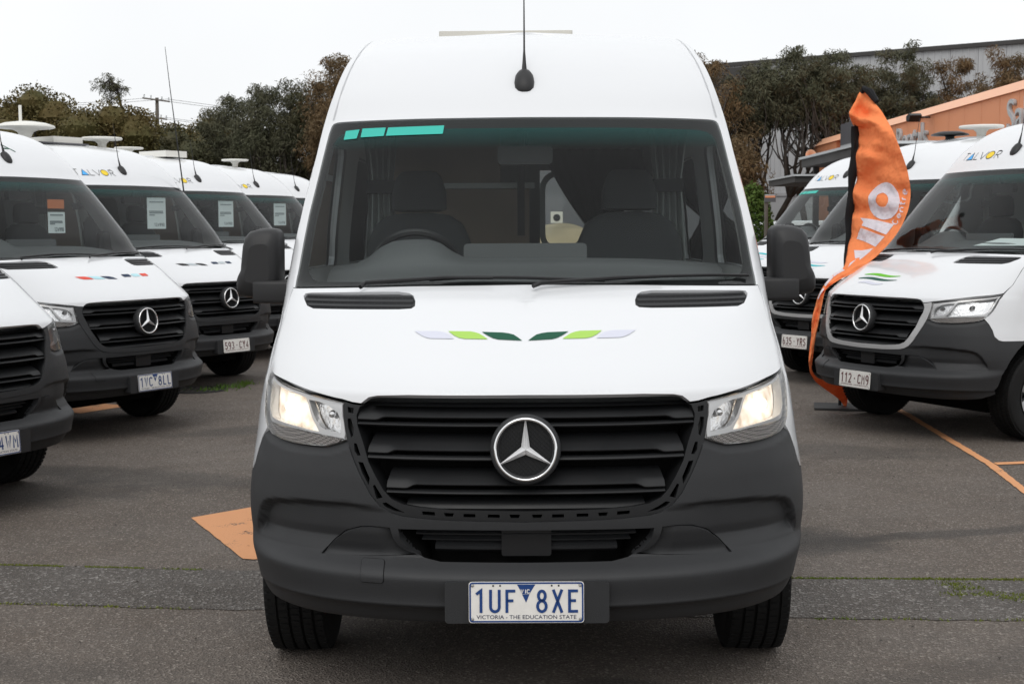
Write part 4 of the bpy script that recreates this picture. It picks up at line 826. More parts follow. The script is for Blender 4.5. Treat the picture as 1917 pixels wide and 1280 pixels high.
def card(x0, x1, z0, z1, y, matn='card_white', text=True):
    """sheet hanging upright just behind the glass"""
    o = [('price_card', MB().box((x0, y, z0), (x1, y + .002, z1)).mesh('price_card', matn, False))]; W_, H_ = x1 - x0, z1 - z0; pl = lambda a: np.stack([a[:, 0], np.full(len(a), y - .002), a[:, 1]], 1)
    if text:
        bars = [[(x0 + W_ * a, z0 + H_ * f), (x0 + W_ * b, z0 + H_ * f)] for f, a, b in ((.86, .12, .88), (.56, .10, .84), (.51, .10, .86), (.44, .1, .4))]
        o.append(('price_print', ribbon(bars, .012, pl).mesh('price_print', 'card_grey', False))); dg = []
        for k, ch in enumerate('124990'):
            g_ = GL.get(ch) or [arc(.25, .5, .2, .46, 0, 360, 12)]; dg += [[(x0 + W_ * (.36 + .095 * k + x * .13), z0 + H_ * .08 + .035 * zz) for x, zz in l] for l in g_]
        o.append(('price_print', ribbon(dg, .007, pl).mesh('price_print', 'card_grey', False)))
    return o
def make_van(name, X0, Y0, yaw, label, frame='frame_plain', lit=False, plate_=None, hood=(), roof=(), screen=(), extras=(), tilt=0, steer=0):
    zz = zg(Y0 + 1.5); t = empty(name, (X0, Y0, zz), R(yaw)); tag(t, label, 'camper van', 'white camper vans on the lot')
    ad = lambda n, me, par=t: link(n, me, par)
    bd = ad('body', M_['body']); ad('roof_panel', M_['roof_panel']); ad('chassis_light_block', M_['chassis_light_block'])
    hd = ad('hood', M_['hood'])
    for v in M_['seam']: ad('roof_seam', v, bd)
    for v in M_['vent']: ad('hood_vent', v, hd)
    for n_, me in hood: ad(n_, me, hd)
    for n_, me in roof: ad(n_, me, bd)
    bp = ad('bumper', M_['bumper'])
    for v in M_['fog_cover']: ad('fog_cover', v, bp)
    ad('tow_cover', M_['tow_cover'], bp); ad('tow_gap', M_['tow_gap'], bp); ad('intake_recess', M_['intake_recess'], bp); ad('intake_sill', M_['intake_sill'], bp); ad('sensor_block', M_['sensor_block'], bp); ad('plate_holder', M_['plate_holder'], bp)
    for v in M_['intake_bar']: ad('intake_bar', v, bp)
    gr_ = ad('grille', M_['grille_back']); ad('grille_frame', M_[frame], gr_); ad('frame_wall', M_['frame_wall'], gr_)
    for v in M_['slat']: ad('slat', v, gr_)
    em = ad('emblem', M_['emblem_housing']); ad('emblem_mesh', M_['emblem_mesh'], em); ad('emblem_ring', M_['emblem_ring'], em); ad('emblem_star', M_['emblem_star'], em)
    for d in M_['hl']:
        h = ad('headlight', d['housing']); ad('lens', d['lens'], h); ad('reflector', d['back'], h); ad('bezel', d['bezel'], h); ad('side_bowl', d['inner'], h); ad('bulb', d['bulb'], h); ad('indicator_lens', d['indi'], h)
        ad('lamp_bowl', d['beam' if lit else 'beam_off'], h); ad('beam_bulb', d['bulb_lit' if lit else 'bulb_off'], h)
        if lit: h['label'] = 'lit headlight glowing warm white'
    ws = ad('windscreen', M_['windscreen']); ad('black_border', M_['frit'], ws); ad('shade_band', M_['band'], ws); ad('scuttle_panel', M_['scuttle'], bd)
    for n_, me in screen: ad(n_, me, ws)
    for v in M_['wiper']: ad('wiper', v)
    for k in (0, 1):
        m_ = ad('side_mirror', M_['mirror'][k]); ad('mirror_glass', M_['mirror_pane'][k], m_); ad('mirror_arm', M_['mirror_arm'][k], m_)
        if not lit:
            th = R(76) * (1 if k == 0 else -1); hx = Vector((.93 * (1 if k == 0 else -1), 1.30, 0)); m_.rotation_euler = (0, 0, th); m_.location = hx - Matrix.Rotation(th, 3, 'Z') @ hx
    an = ad('roof_antenna', M_['antenna']); ad('mast', M_['mast'], an)
    for v in M_['side_window']: ad('side_window', v)
    for x, y in ((-.868, .98), (.868, .98), (-.868, 4.65), (.868, 4.65)):
        sg = 1 if x > 0 else -1; wl = ad('wheel', M_['hub']); wl.location = (x, y, .343); wl.rotation_euler = (0, 0, R(steer) if y < 2 else 0); ad('tyre', M_['tyre'], wl); ad('tread', M_['tread'], wl); ad('rim', M_['rim'][sg], wl)
    ad('rear_window', M_['rear_pane']); ad('rear_window_frame', M_['rear_frame']); ad('rear_lining', M_['rear_lining']); ad('cabin_trim', M_['cabin_trim']); ad('cabin_floor', M_['cabin_floor'])
    db = ad('dashboard', M_['dashboard']); ad('console_display', M_['screen_box'], db); ad('steering_wheel', M_['steering_wheel'])
    for a, b in M_['seat']: s_ = ad('seat', a); ad('headrest', b, s_)
    cb = ad('cabinet', M_['cabinet']); ad('counter_top', M_['cabinet_top'], cb); ad('upper_cabinet', M_['upper_cabinet'], cb); ad('post', M_['post'], cb)
    cs = [ad('curtain', v) for v in M_['curtain']]
    for v, c_ in zip(M_['tie'], cs): ad('tie_band', v, c_)
    im = ad('rear_view_mirror', M_['inner_mirror']); ad('mirror_stem', M_['mirror_stem'], im)
    if plate_:
        pl = plate(*plate_); root = ad(pl[0][0], pl[0][1]); root.location = (0, -.010, .434); root.rotation_euler = (R(-4), R(tilt), 0)
        for n_, me in pl[1:]: ad(n_, me, root)
    for n_, me, loc, rot, sc_ in extras:
        o = ad(n_, me); o.location = loc; o.rotation_euler = (0, 0, R(rot)); o.scale = (sc_, sc_, sc_)
    return t
GL[' '] = []
la, lb = leafs(('lavender', 'lt_green', 'dk_green'))
make_van('camper_van', .041, 4.446, -.68, 'white camper van in front, headlights lit, leaf decals and plate 1UF 8XE', 'frame_holes', True, ('1UF8XE', True), la + lb, (), [('sticker', q) for q in M_['sticker']], [('roof_hatch', M_['hatch'], (0, 0, 0), 0, 1)], steer=0)
l1a, _ = leafs(('red_d', 'sky_d', 'navy_d'))
make_van('camper_van', -2.955, 7.88, 60, 'nearest white camper van cut by the left picture edge, plate ending 4WM', 'frame_plain', False, ('   4WM', True))
make_van('camper_van', -2.874, 11.18, 59.7, 'white camper van with red and blue hood marks and plate 1VC 8LL', 'frame_plain', False, ('1VC8LL', True), l1a + blocks(('navy_d', 'sky_d', 'red_d')), kea(),
         card(.16, .345, 1.625, 1.805, 1.345) + card(.16, .34, 1.835, 1.912, 1.345, 'card_orange', False))
l2a, _ = leafs(('black_d', 'grey_d', 'black_d'))
whip = MB().tube([(0, 0, 0), (-.06, 0, .55), (-.125, 0, 1.15), (-.17, 0, 1.62)], [.009, .007, .005, .003], 6).mesh('whip_aerial', 'black_trim')
post = MB().tube([(0, 0, 0), (0, 0, .42)], .018, 8).mesh('roof_pole', 'dome_white')
box = MB().box((-.25, -.35, 0), (.25, .35, .11)).mesh('roof_box', 'dome_white', False)
card2 = lambda: card(.11, .375, 1.637, 1.975, 1.395)
tal = talvor()
make_van('camper_van', -2.845, 14.376, 56.4, 'white camper van with grey hood marks and maroon plate 593 CY4', 'frame_plain', False, ('593CY4', False), l2a + blocks(('navy_d', 'grey_d', 'navy_d')), tal, card2(),
         [('satellite_dome', M_['dish'], (-.58, 2.50, ZT - .01), 0, 1), ('roof_pole', post, (-.45, 2.75, ZT), 0, 1), ('solar_panel', M_['solar'], (-.1, 2.45, ZT), 0, .55), ('roof_box', box, (0, 2.8, ZT), 0, .8), ('satellite_dome', M_['tray'], (.50, 2.55, ZT - .02), 0, .85), ('whip_aerial', whip, (.86, 1.62, 2.06), -56, 1)])
make_van('camper_van', -2.74, 17.5, 55.5, 'third camper van from the left mirror of the front van, roof box on top', 'frame_plain', False, None, (), tal, card2(),
         [('satellite_dome', M_['tray'], (-.45, 2.45, ZT), 0, .7), ('roof_box', box, (.22, 2.55, ZT), 0, .75)])
w4 = waves(('sky_d', 'blue2_d', 'red_d'), 1.25)
make_van('camper_van', -2.583, 20.8, 55, 'small distant white camper van with blue and red hood lines behind the mirror', 'frame_plain', False, None, w4, tal, card2(), [('satellite_dome', M_['tray'], (.43, 2.55, ZT), 0, .8)])
make_van('camper_van', -2.444, 24.0, 55, 'farthest white camper van of the left row, mostly hidden by the front van', 'frame_plain', False, None, (), (), (), ())
make_van('camper_van', 2.724, 11.038, -64.4, 'white camper van beside the orange flag, silver grille, plate 112 CM9', 'frame_silver', False, ('112CM9', False), waves(('lime_d', 'pine_d', 'lavender')), tal,
         [('price_card', MB().add([(.10, 1.10, 1.475), (.62, 1.16, 1.478), (.66, 1.34, 1.53), (.2, 1.30, 1.535)], [(0, 1, 2, 3)]).mesh('price_card', 'card_white', False))], ())
make_van('camper_van', 2.914, 14.366, -58.5, 'white camper van behind the flag with teal hood lines and tilted plate 635 YRS', 'frame_silver', False, ('635YRS', False), waves(('lavender', 'teal_d', 'lavender')), (), (),
         [('roof_vent', M_['dark_dome'], (-.30, 2.60, ZT - .01), 0, 1), ('satellite_dome', M_['tray'], (.14, 2.60, ZT), 0, .9)], tilt=0)
make_van('camper_van', 2.989, 17.7, -60, 'farthest white camper van on the right, half hidden by the mirror and flag', 'frame_plain', False, None, waves(('teal_d', 'lavender', 'teal_d')), tal, [('sticker', q) for q in M_['sticker']], ())

# ------------------------------------------------------------------ feather flag: rows of cloth (pole side,free edge),metres
FROWS = [((3.144,12.7,2.853),(3.17,12.69,2.856)),((3.087,12.68,2.761),(3.23,12.6,2.753)),((3.038,12.65,2.655),(3.268,12.45,2.655)),((3.049,12.65,2.579),(3.285,12.3,2.55)),((3.119,12.68,2.524),(3.293,12.15,2.452)),((3.131,12.7,2.382),(3.322,12.05,2.318)),((3.118,12.7,2.239),(3.351,12.0,2.202)),((3.115,12.7,2.095),(3.376,11.97,2.088)),((3.093,12.7,1.952),(3.391,11.95,1.952)),((3.081,12.68,1.783),(3.376,11.92,1.816)),((3.07,12.65,1.663),(3.327,11.9,1.681)),((3.024,12.55,1.52),(3.244,11.87,1.546)),((2.946,12.3,1.382),(3.127,11.85,1.425)),((2.835,12.0,1.292),(3.021,11.82,1.346)),((2.728,11.9,1.232),(2.891,11.8,1.257)),((2.643,11.85,1.14),(2.752,11.78,1.191)),((2.583,11.82,1.033),(2.643,11.77,1.111)),((2.548,11.8,0.921),(2.612,11.77,0.972)),((2.526,11.8,0.709),(2.577,11.77,0.805)),((2.514,11.8,0.55),(2.554,11.78,0.656)),((2.528,11.85,0.436),(2.544,11.83,0.465)),((2.598,12.0,0.333),(2.623,11.97,0.354)),((2.742,12.25,0.229),(2.824,12.2,0.277)),((2.933,12.5,0.098),(3.012,12.45,0.186)),((3.016,12.62,0.005),(3.026,12.6,0.008))]
FL_O = [(8.675,0.84),(8.925,0.83),(9.175,0.83),(9.4,0.81),(9.575,0.78),(9.725,0.74),(9.8,0.68),(9.825,0.62),(9.775,0.55),(9.65,0.48),(9.5,0.42),(9.275,0.37),(9.0,0.32),(8.775,0.3),(8.525,0.29),(8.3,0.29),(8.075,0.31),(7.875,0.34),(7.7,0.38),(7.575,0.43),(7.5,0.49),(7.475,0.55),(7.5,0.61),(7.6,0.67),(7.75,0.72),(7.95,0.76),(8.175,0.8),(8.425,0.82)]
FL_OI = [(8.6,0.65),(8.75,0.65),(8.875,0.63),(8.975,0.61),(9.0,0.57),(8.975,0.53),(8.925,0.5),(8.825,0.47),(8.7,0.44),(8.55,0.43),(8.4,0.44),(8.275,0.45),(8.2,0.48),(8.15,0.52),(8.15,0.55),(8.225,0.59),(8.325,0.62),(8.45,0.64)]
FL_PIECES = [[(9.575,0.16),(9.825,0.47),(10.125,0.83),(10.775,0.78),(10.475,0.49),(10.175,0.22),(9.925,0.24)],[(10.325,0.22),(10.6,0.47),(10.9,0.77),(11.5,0.68),(11.15,0.38),(10.925,0.16),(10.55,0.18)],[(11.65,0.18),(11.675,0.37),(11.575,0.64),(11.8,0.6),(12.475,0.45),(12.2,0.4),(12.25,0.27)],[(12.325,0.32),(12.775,0.27),(13.125,0.23),(12.65,0.18)],[(13.075,0.0),(13.475,0.27),(14.2,0.16),(14.0,0.01)],[(14.9,0.0),(14.025,0.0),(14.225,0.15),(15.175,0.27)],[(16.175,0.18),(15.525,0.0),(15.15,0.08),(15.525,0.41),(16.225,0.42)]]
FL_TXT = [[(9.825,0.8),(9.875,0.79),(9.95,0.78),(10.025,0.8),(10.1,0.83),(10.125,0.86),(10.1,0.88),(10.05,0.89),(9.975,0.88),(9.9,0.87)],[(9.725,0.87),(9.5,0.87),(9.5,0.87),(9.5,0.85),(9.525,0.84),(9.575,0.84),(9.625,0.84),(9.7,0.86),(9.725,0.87),(9.725,0.89),(9.7,0.9),(9.625,0.9),(9.575,0.9)],[(9.375,0.92),(9.325,0.86)],[(9.325,0.88),(9.325,0.88),(9.275,0.86),(9.225,0.86),(9.15,0.85),(9.1,0.86),(9.075,0.87),(9.125,0.91)],[(8.8,0.83),(8.875,0.91),(8.85,0.92),(8.775,0.92)],[(8.925,0.86),(8.725,0.86)],[(8.6,0.93),(8.55,0.87)],[(8.575,0.89),(8.575,0.89),(8.55,0.88),(8.525,0.87),(8.475,0.87),(8.45,0.87)],[(8.25,0.91),(8.0,0.91),(8.0,0.91),(8.0,0.89),(8.05,0.88),(8.125,0.88),(8.175,0.88),(8.25,0.9),(8.25,0.91),(8.25,0.93),(8.2,0.94),(8.15,0.94),(8.075,0.94)]]

FA = np.array([r_[0] for r_ in FROWS]); FB = np.array([r_[1] for r_ in FROWS]); ft = np.arange(len(FROWS), dtype=float)
fA = [pchip(ft, FA[:, k]) for k in range(3)]; fB = [pchip(ft, FB[:, k]) for k in range(3)]
def cloth(a, off=0.):
    t, c = a[:, 0], a[:, 1]; P = np.stack([fA[k](t) + (fB[k](t) - fA[k](t)) * c for k in range(3)], 1)
    wv = .065 * np.sin(1.3 * t + 3.5 * c + .8 * np.sin(t)) * np.sin(3.1 * c + .4) + .020 * np.sin(5.6 * t - 3 * c + np.sin(1.3 * t)) * (1 - c) + .055 * np.sin(2.6 * t - 5 * c + 1 + 1.5 * np.sin(.7 * t)) * (1 - .75 * c) + .016 * np.sin(8 * c + 1.1 * t) - .055 * np.abs(np.sin(1.55 * t - 2.6 * c)) * (1 - c) ** 2 + .02 * np.abs(np.sin(2.9 * t + 4.4 * c + 1)) * (1 - .8 * c)
    wv = wv * np.clip(1.3 - t / 18, .3, 1) * np.clip(t / 2, 0, 1)
    d = P - np.array([0, 0, 1.6]); n_ = np.array([-.35, -.93, .1])
    return P + (wv + off)[:, None] * n_ if not np.isscalar(off) else P + (wv + off)[:, None] * n_
def cloth_patch(name, poly, holes, matn, off, st=.25, sc_=.05):
    k = sc_ / st; q = [(t * k, c) for t, c in poly]; h = [[(t * k, c) for t, c in x] for x in holes]
    o = densify(q, .03); H = [densify(x, .03) for x in h]; V = []; E_ = []
    for lp in [o] + H:
        b = len(V); V += lp; E_ += [(b + i, b + (i + 1) % len(lp)) for i in range(len(lp))]
    oa = np.array(o); G = np.array([(x, y) for x in np.arange(oa[:, 0].min(), oa[:, 0].max(), .04) for y in np.arange(oa[:, 1].min(), oa[:, 1].max(), .04)])
    if len(G):
        ok = inside(G, o)
        for x in H: ok &= ~inside(G, x)
        G = G[ok]
        for lp in [o] + H:
            if len(G): G = G[seg_dist(G, lp + lp[:1]) > .012]
        V = V + [tuple(x) for x in G]
    r_ = delaunay_2d_cdt([Vector(v) for v in V], E_, [], 0, 1e-7); v2 = np.array([tuple(x) for x in r_[0]]); F = [f for f in r_[2]]; c = np.array([v2[list(f)].mean(0) for f in F]); ok = inside(c, o)
    for x in H: ok &= ~inside(c, x)
    P = cloth(np.stack([v2[:, 0] / k, v2[:, 1]], 1), off); mb = MB().add([tuple(x) for x in P], [tuple(f) for f, g_ in zip(F, ok) if g_]); return mb.mesh(name, matn, True, 80)
flag = empty('feather_flag', (2.98, 12.655, zg(12.655))); tag(flag, 'orange feather flag with white lettering wrapped round a van corner', 'flag')
def rel(me):
    me.transform(Matrix.Translation(-flag.location)); return me
T_ = np.linspace(0, 24, 193); Cc = np.linspace(0, 1, 25)
fp = [cloth(np.stack([np.full(25, t), Cc], 1)) for t in T_]
mb = MB().grid([[tuple(x) for x in r_] for r_ in fp]); clo = link('cloth', rel(mb.mesh('cloth', 'flag_cloth', True, 80)), flag); md = clo.modifiers.new('thick', 'SOLIDIFY'); md.thickness = .002
link('lettering', rel(cloth_patch('lettering', FL_O, [FL_OI], 'flag_white', .011)), clo)
for q in FL_PIECES: link('lettering', rel(cloth_patch('lettering', q, [], 'flag_white', .011)), clo)
link('lettering', rel(ribbon([[(t * .2, c) for t, c in l] for l in FL_TXT], .014, lambda a: cloth(np.stack([a[:, 0] / .2, a[:, 1]], 1), .011)).mesh('lettering', 'flag_white', False)), clo)
pl_ = [(3.04, 12.69, 1.28), (3.06, 12.73, 1.42), (3.066, 12.75, 1.664), (3.077, 12.75, 1.905), (3.094, 12.75, 2.145), (3.108, 12.75, 2.385), (3.112, 12.74, 2.56)]
mb = MB()
rows_ = [[(x - .035 + .006 * math.sin(z * 17), y - .01, z), (x - .01, y - .03 + .008 * math.sin(z * 23), z), (x + .034 + .010 * math.sin(z * 21 + 1), y + .0, z)] for x, y, z in [tuple(np.array(a) + (np.array(b) - np.array(a)) * f) for a, b in zip(pl_, pl_[1:]) for f in np.linspace(0, .9, 6)]]
mb.grid(rows_); link('sleeve', rel(mb.mesh('sleeve', 'flag_black', True, 80)), flag)
mb = MB().tube([(2.98, 12.655, .02), (3.0, 12.67, .5), (3.03, 12.69, 1.2), (3.066, 12.76, 1.664), (3.094, 12.76, 2.145), (3.112, 12.75, 2.56), (3.135, 12.74, 2.78), (3.165, 12.66, 2.875), (3.205, 12.60, 2.835), (3.245, 12.52, 2.74)], [.014, .013, .012, .011, .010, .009, .010, .026, .036, .022], 8); link('pole', rel(mb.mesh('pole', 'flag_black')), flag)
bp_ = MB().prism([(2.71, 12.47), (2.79, 12.86), (3.22, 12.74), (3.14, 12.36)], lambda p: (p[0], p[1], zg(p[1]) + .004), lambda p: (p[0], p[1], zg(p[1]) + .02)); link('base_plate', rel(bp_.mesh('base_plate', 'dark_alloy', False)), flag)

# ------------------------------------------------------------------ buildings
wh = empty('grey_warehouse', (9.4, 56, 0)); tag(wh, 'tall grey metal-clad warehouse behind the trees on the right', 'warehouse')
wd = Vector((18.121 - 9.393, -6.0, 0)); wdn = wd.normalized(); ang = math.atan2(wdn.y, wdn.x)
wr = Matrix.Translation((0, 0, .2)) @ Matrix.Rotation(ang, 4, 'Z')
pu = MB().box((0, 0, 0), (.985, .08, 5.05)).mesh('cladding_panel', 'warehouse', False); plo = MB().box((0, -.02, 0), (.985, .08, 2.75)).mesh('base_panel', 'warehouse_low', False)
mbp = MB()
for k in range(4): mbp.box((.12 + .25 * k, -.03, 0), (.16 + .25 * k, .02, 5.05))
rib = mbp.mesh('rib', 'warehouse', False)
for k in range(-4, 20):
    o = link('cladding_panel', pu, wh); o.matrix_basis = wr @ Matrix.Translation((k, 0, 2.82)); r_ = link('rib', rib, o)
    o = link('base_panel', plo, wh); o.matrix_basis = wr @ Matrix.Translation((k, 0, 0))
o = MB().box((-4.2, -.12, 7.87), (20.2, .3, 8.02)).obj('roof_edge', 'dark_roof', wh, False); o.matrix_basis = wr
o = MB().box((-4.2, -.06, 2.70), (20.2, .02, 2.82)).obj('ledge', 'warehouse_low', wh, False); o.matrix_basis = wr
o = MB().box((-4.0, .10, 0), (19.9, 14, 7.9)).obj('wall', 'warehouse', wh, False); o.matrix_basis = wr
sh = empty('dark_gable_roof', (6.5, 49, 0)); tag(sh, 'dark sloping gable roof end beside the grey warehouse', 'roof')
MB().prism([(-2.5, 3.5), (1.05, 6.35 - .85), (2.36, 7.02), (2.36, 7.35), (-.6, 7.2), (-2.5, 6.6)], lambda p: (p[0], 1.0, p[1]), lambda p: (p[0], 2.5, p[1])).obj('roof', 'dark_roof', sh, False)
MB().box((-2.5, 1.2, .2), (.9, 2.4, 5.4)).obj('wall', 'warehouse_low', sh, False)
ob = empty('orange_showroom', (9, 30, zg(30))); tag(ob, 'long low orange-painted showroom with grey lettering on the right', 'building')
zo = zg(30)
for y in np.arange(20.0, 42.0, 1.0):
    if 36.5 < y < 38.2: continue
    MB().box((0, 0, 0), (.12, .985, 4.03 - zo)).obj('wall_panel', 'orange_wall', ob, False, loc=(0, y - 30, 0))
mb = MB()
for a, b in ((-10.1, 6.6), (8.3, 11.9)): MB().add([(-.05, a, 4.03 - zo), (-.05, b, 4.03 - zo), (.16, b, 4.24 - zo), (.16, a, 4.24 - zo), (.6, a, 4.03 - zo), (.6, b, 4.03 - zo)], [(0, 1, 2, 3), (3, 2, 5, 4), (0, 3, 4), (1, 5, 2), (0, 4, 5, 1)]).obj('coping', 'orange_coping', ob, False)
MB().box((-.06, 6.62, 0), (.6, 8.25, 4.42 - zo)).obj('sign_block', 'grey_sign_wall', ob, False); MB().box((-.075, 6.7, 3.55 - zo), (-.055, 8.2, 3.85 - zo)).obj('sign_panel', 'letter_grey', ob, False)
MB().box((.15, -9.9, 0), (6, 11.9, 3.9 - zo)).obj('wall_core', 'orange_wall', ob, False)
for body_, y0, wid in (('Rentals', 2.70, 2.35), ('Sales', -4.55, 1.75)):
    me = text_mesh(body_, 1.0, Matrix.Identity(4), 'letter_grey', 1, .03); v = np.array([p.co[:] for p in me.vertices]); x0, x1, yb, yt = v[:, 0].min(), v[:, 0].max(), v[:, 1].min(), v[:, 1].max(); k = wid / (x1 - x0); kz = .58 / (yt - yb)
    me.transform(Matrix(((0, 0, -1, -.035), (-k, 0, 0, y0 + x0 * k), (0, kz, 0, 3.33 - zo - yb * kz), (0, 0, 0, 1)))); me.name = 'sign_lettering'; link('sign_lettering', me, ob)
sp_ = empty('floodlight', (8.85, 30.2, 3.98)); MB().prism([(-.16, .03), (-.05, .08), (.16, .03), (.16, -.06), (-.02, -.10)], lambda p: (-.35, p[0], p[1]), lambda p: (-.1, p[0], p[1])).obj('lamp_head', 'black_trim', sp_, False); MB().tube([(-.1, 0, 0), (.12, 0, .0)], .02, 6).obj('arm', 'black_trim', sp_); tag(sp_, 'small black floodlight fixed to the orange wall edge', 'floodlight')
cp = empty('carport_awning', (5.0, 21.5, zg(21))); cz = zg(21)
MB().box((-.05, -1.9, 2.66 - cz), (2.6, 2.5, 2.79 - cz)).obj('roof_slab', 'dark_roof', cp, False); MB().box((-.09, -1.95, 2.792 - cz), (2.65, 2.55, 2.83 - cz)).obj('edge_flashing', 'letter_grey', cp, False)
for x, y in ((.1, 2.2), (.1, -1.6), (2.4, 2.2)): MB().box((x, y, 0), (x + .09, y + .09, 2.66 - cz)).obj('post', 'dark_roof', cp, False)
MB().box((-.62, .2, 2.34 - cz), (.6, 2.4, 2.43 - cz)).obj('lower_slab', 'dark_roof', cp, False); MB().box((-.65, .15, 2.432 - cz), (.62, 2.45, 2.46 - cz)).obj('edge_flashing', 'letter_grey', cp, False)
tag(cp, 'dark carport awning with pale edge behind the right camper vans', 'awning')
hs = empty('horn_speaker', (5.05, 23.9, 2.86)); MB().lathe([(.02, .0), (.03, -.08), (.07, -.15), (.09, -.17), (.085, -.17), (.03, -.10), (.0005, -.06)], 20, 'Y').obj('horn', 'orange_coping', hs); MB().tube([(0, 0, 0), (0, .04, -.03)], .012, 6).obj('bracket', 'dark_alloy', hs); tag(hs, 'small tan horn loudspeaker on the carport awning edge', 'loudspeaker')
# seen through the front van: bank of dry grass, dark shed with a condenser
bk = MB().grid([[(x, y, .12 + (z - .12) * max(0, 1 - abs((x - 1.0) / 2.1) ** 3) + .05 * math.sin(x * 3 + y) * (z > .3)) for x in np.linspace(-1.1, 3.1, 31)] for y, z in ((30, .12), (31.5, .8), (32.6, 1.3), (33.8, 1.65), (35.2, 1.76), (39.5, 1.8))]); tag(bk.obj('grass_bank', 'leaf_straw'), kind='structure')
dsd = empty('dark_shed', (1, 40, 1.7)); MB().box((-5, 0, -1.6), (5, 3, 2.0)).obj('wall', 'grey_sign_wall', dsd, False); MB().box((-5.1, -.1, 2.0), (5.1, 3.1, 2.1)).obj('roof', 'dark_roof', dsd, False); tag(dsd, 'dark shed wall seen through the front van window', 'shed')
acu = empty('air_conditioner', (1.22, 37.6, 1.82)); MB().box((-.16, 0, 0), (.16, .12, .30)).obj('case', 'cream_box', acu, False); MB().lathe([(.09, -.012), (.10, -.006), (.10, 0)], 20, 'Y', c=(0, 0, .14)).obj('fan_guard', 'dark_alloy', acu); MB().lathe([(.0005, -.006), (.088, -.006)], 20, 'Y', c=(0, 0, .14)).obj('fan', 'black_void', acu); tag(acu, 'small pale air conditioner unit against the dark shed', 'air conditioner')

# ------------------------------------------------------------------ vegetation
npr = np.random.default_rng(5)
def leaf_mesh(name, cen, size, matn, droop=0., asp=1.):
    n_ = len(cen); a = npr.normal(size=(n_, 3)); a[:, 2] = a[:, 2] * (1 - droop) - droop * 2.2; a /= np.linalg.norm(a, axis=1, keepdims=True); b = np.cross(a, npr.normal(size=(n_, 3))); b /= np.linalg.norm(b, axis=1, keepdims=True) + 1e-9
    s_ = size * npr.uniform(.6, 1.3, (n_, 1)); V = np.concatenate([cen - b * s_ * .5 * asp, cen + b * s_ * .5 * asp, cen + a * s_ * (1 if asp >= .7 else 1.6)], 1).reshape(-1, 3)
    me = bpy.data.meshes.new(name); me.vertices.add(3 * n_); me.vertices.foreach_set('co', V.astype(np.float32).ravel()); me.loops.add(3 * n_); me.loops.foreach_set('vertex_index', np.arange(3 * n_, dtype=np.int32)); me.polygons.add(n_); me.polygons.foreach_set('loop_start', np.arange(0, 3 * n_, 3, dtype=np.int32)); me.polygons.foreach_set('loop_total', np.full(n_, 3, np.int32)); me.update(); me.validate(); me.materials.append(MATS[matn]); return me
def bushy(x, y, top, rw, matn, label, n_=26000, low=.6, size=.08, lobes=24):
    t = empty('round_tree', (x, y, zg(y))); tag(t, label, 'tree', 'trees along the lot boundary'); h = top - zg(y); mb = MB().tube([(0, 0, 0), (.05, 0, h * .3), (0, .05, h * .7)], [.2, .15, .05], 8)
    for k in range(5): a = k * 1.26; mb.tube([(0, 0, h * (.25 + .05 * k)), (rw * .6 * math.cos(a), rw * .6 * math.sin(a), h * (.5 + .06 * k))], [.09, .03], 6)
    mb.obj('trunk', 'bark', t); cs = []
    for k in range(lobes):
        v = npr.normal(size=3); v /= np.linalg.norm(v); f = npr.uniform(.3, .85); v[2] = abs(v[2]) ** .8 * (1 if k % 3 else -1); c = np.array([v[0] * rw * f, v[1] * rw * f, low + (h - low) * (.52 + .42 * v[2] * f)]); cs.append((c, rw * npr.uniform(.34, .5)))
    cs.append((np.array([0, 0, h - rw * .42]), rw * .42)); cs.append((np.array([rw * .4, -.2, h - rw * .62]), rw * .45)); cs.append((np.array([-rw * .42, -.2, h - rw * .75]), rw * .48)); P = []
    for c, r_ in cs:
        m_ = n_ // len(cs); v = npr.normal(size=(m_, 3)); v /= np.linalg.norm(v, axis=1, keepdims=True); P.append(c + v * r_ * (npr.uniform(.12, 1.1, (m_, 1)) ** .28) * np.array([1, 1, .85]) * (1 + .05 * npr.normal(size=(m_, 1))))
    link('crown', leaf_mesh('crown', np.concatenate(P), size, matn), t); mb = MB()
    for c, r_ in cs:
        mb.lathe([(r_ * .64 * math.sin(a) * (1 + .12 * math.sin(5 * a + c[0])) + .001, c[2] - r_ * .56 * math.cos(a)) for a in np.linspace(0, math.pi, 8)], 9, c=(c[0], c[1], 0))
    mb.obj('light_blocking_core', matn, t, False, fix=False); return t  # solid cores added inside the lobes to stop light passing through the crown
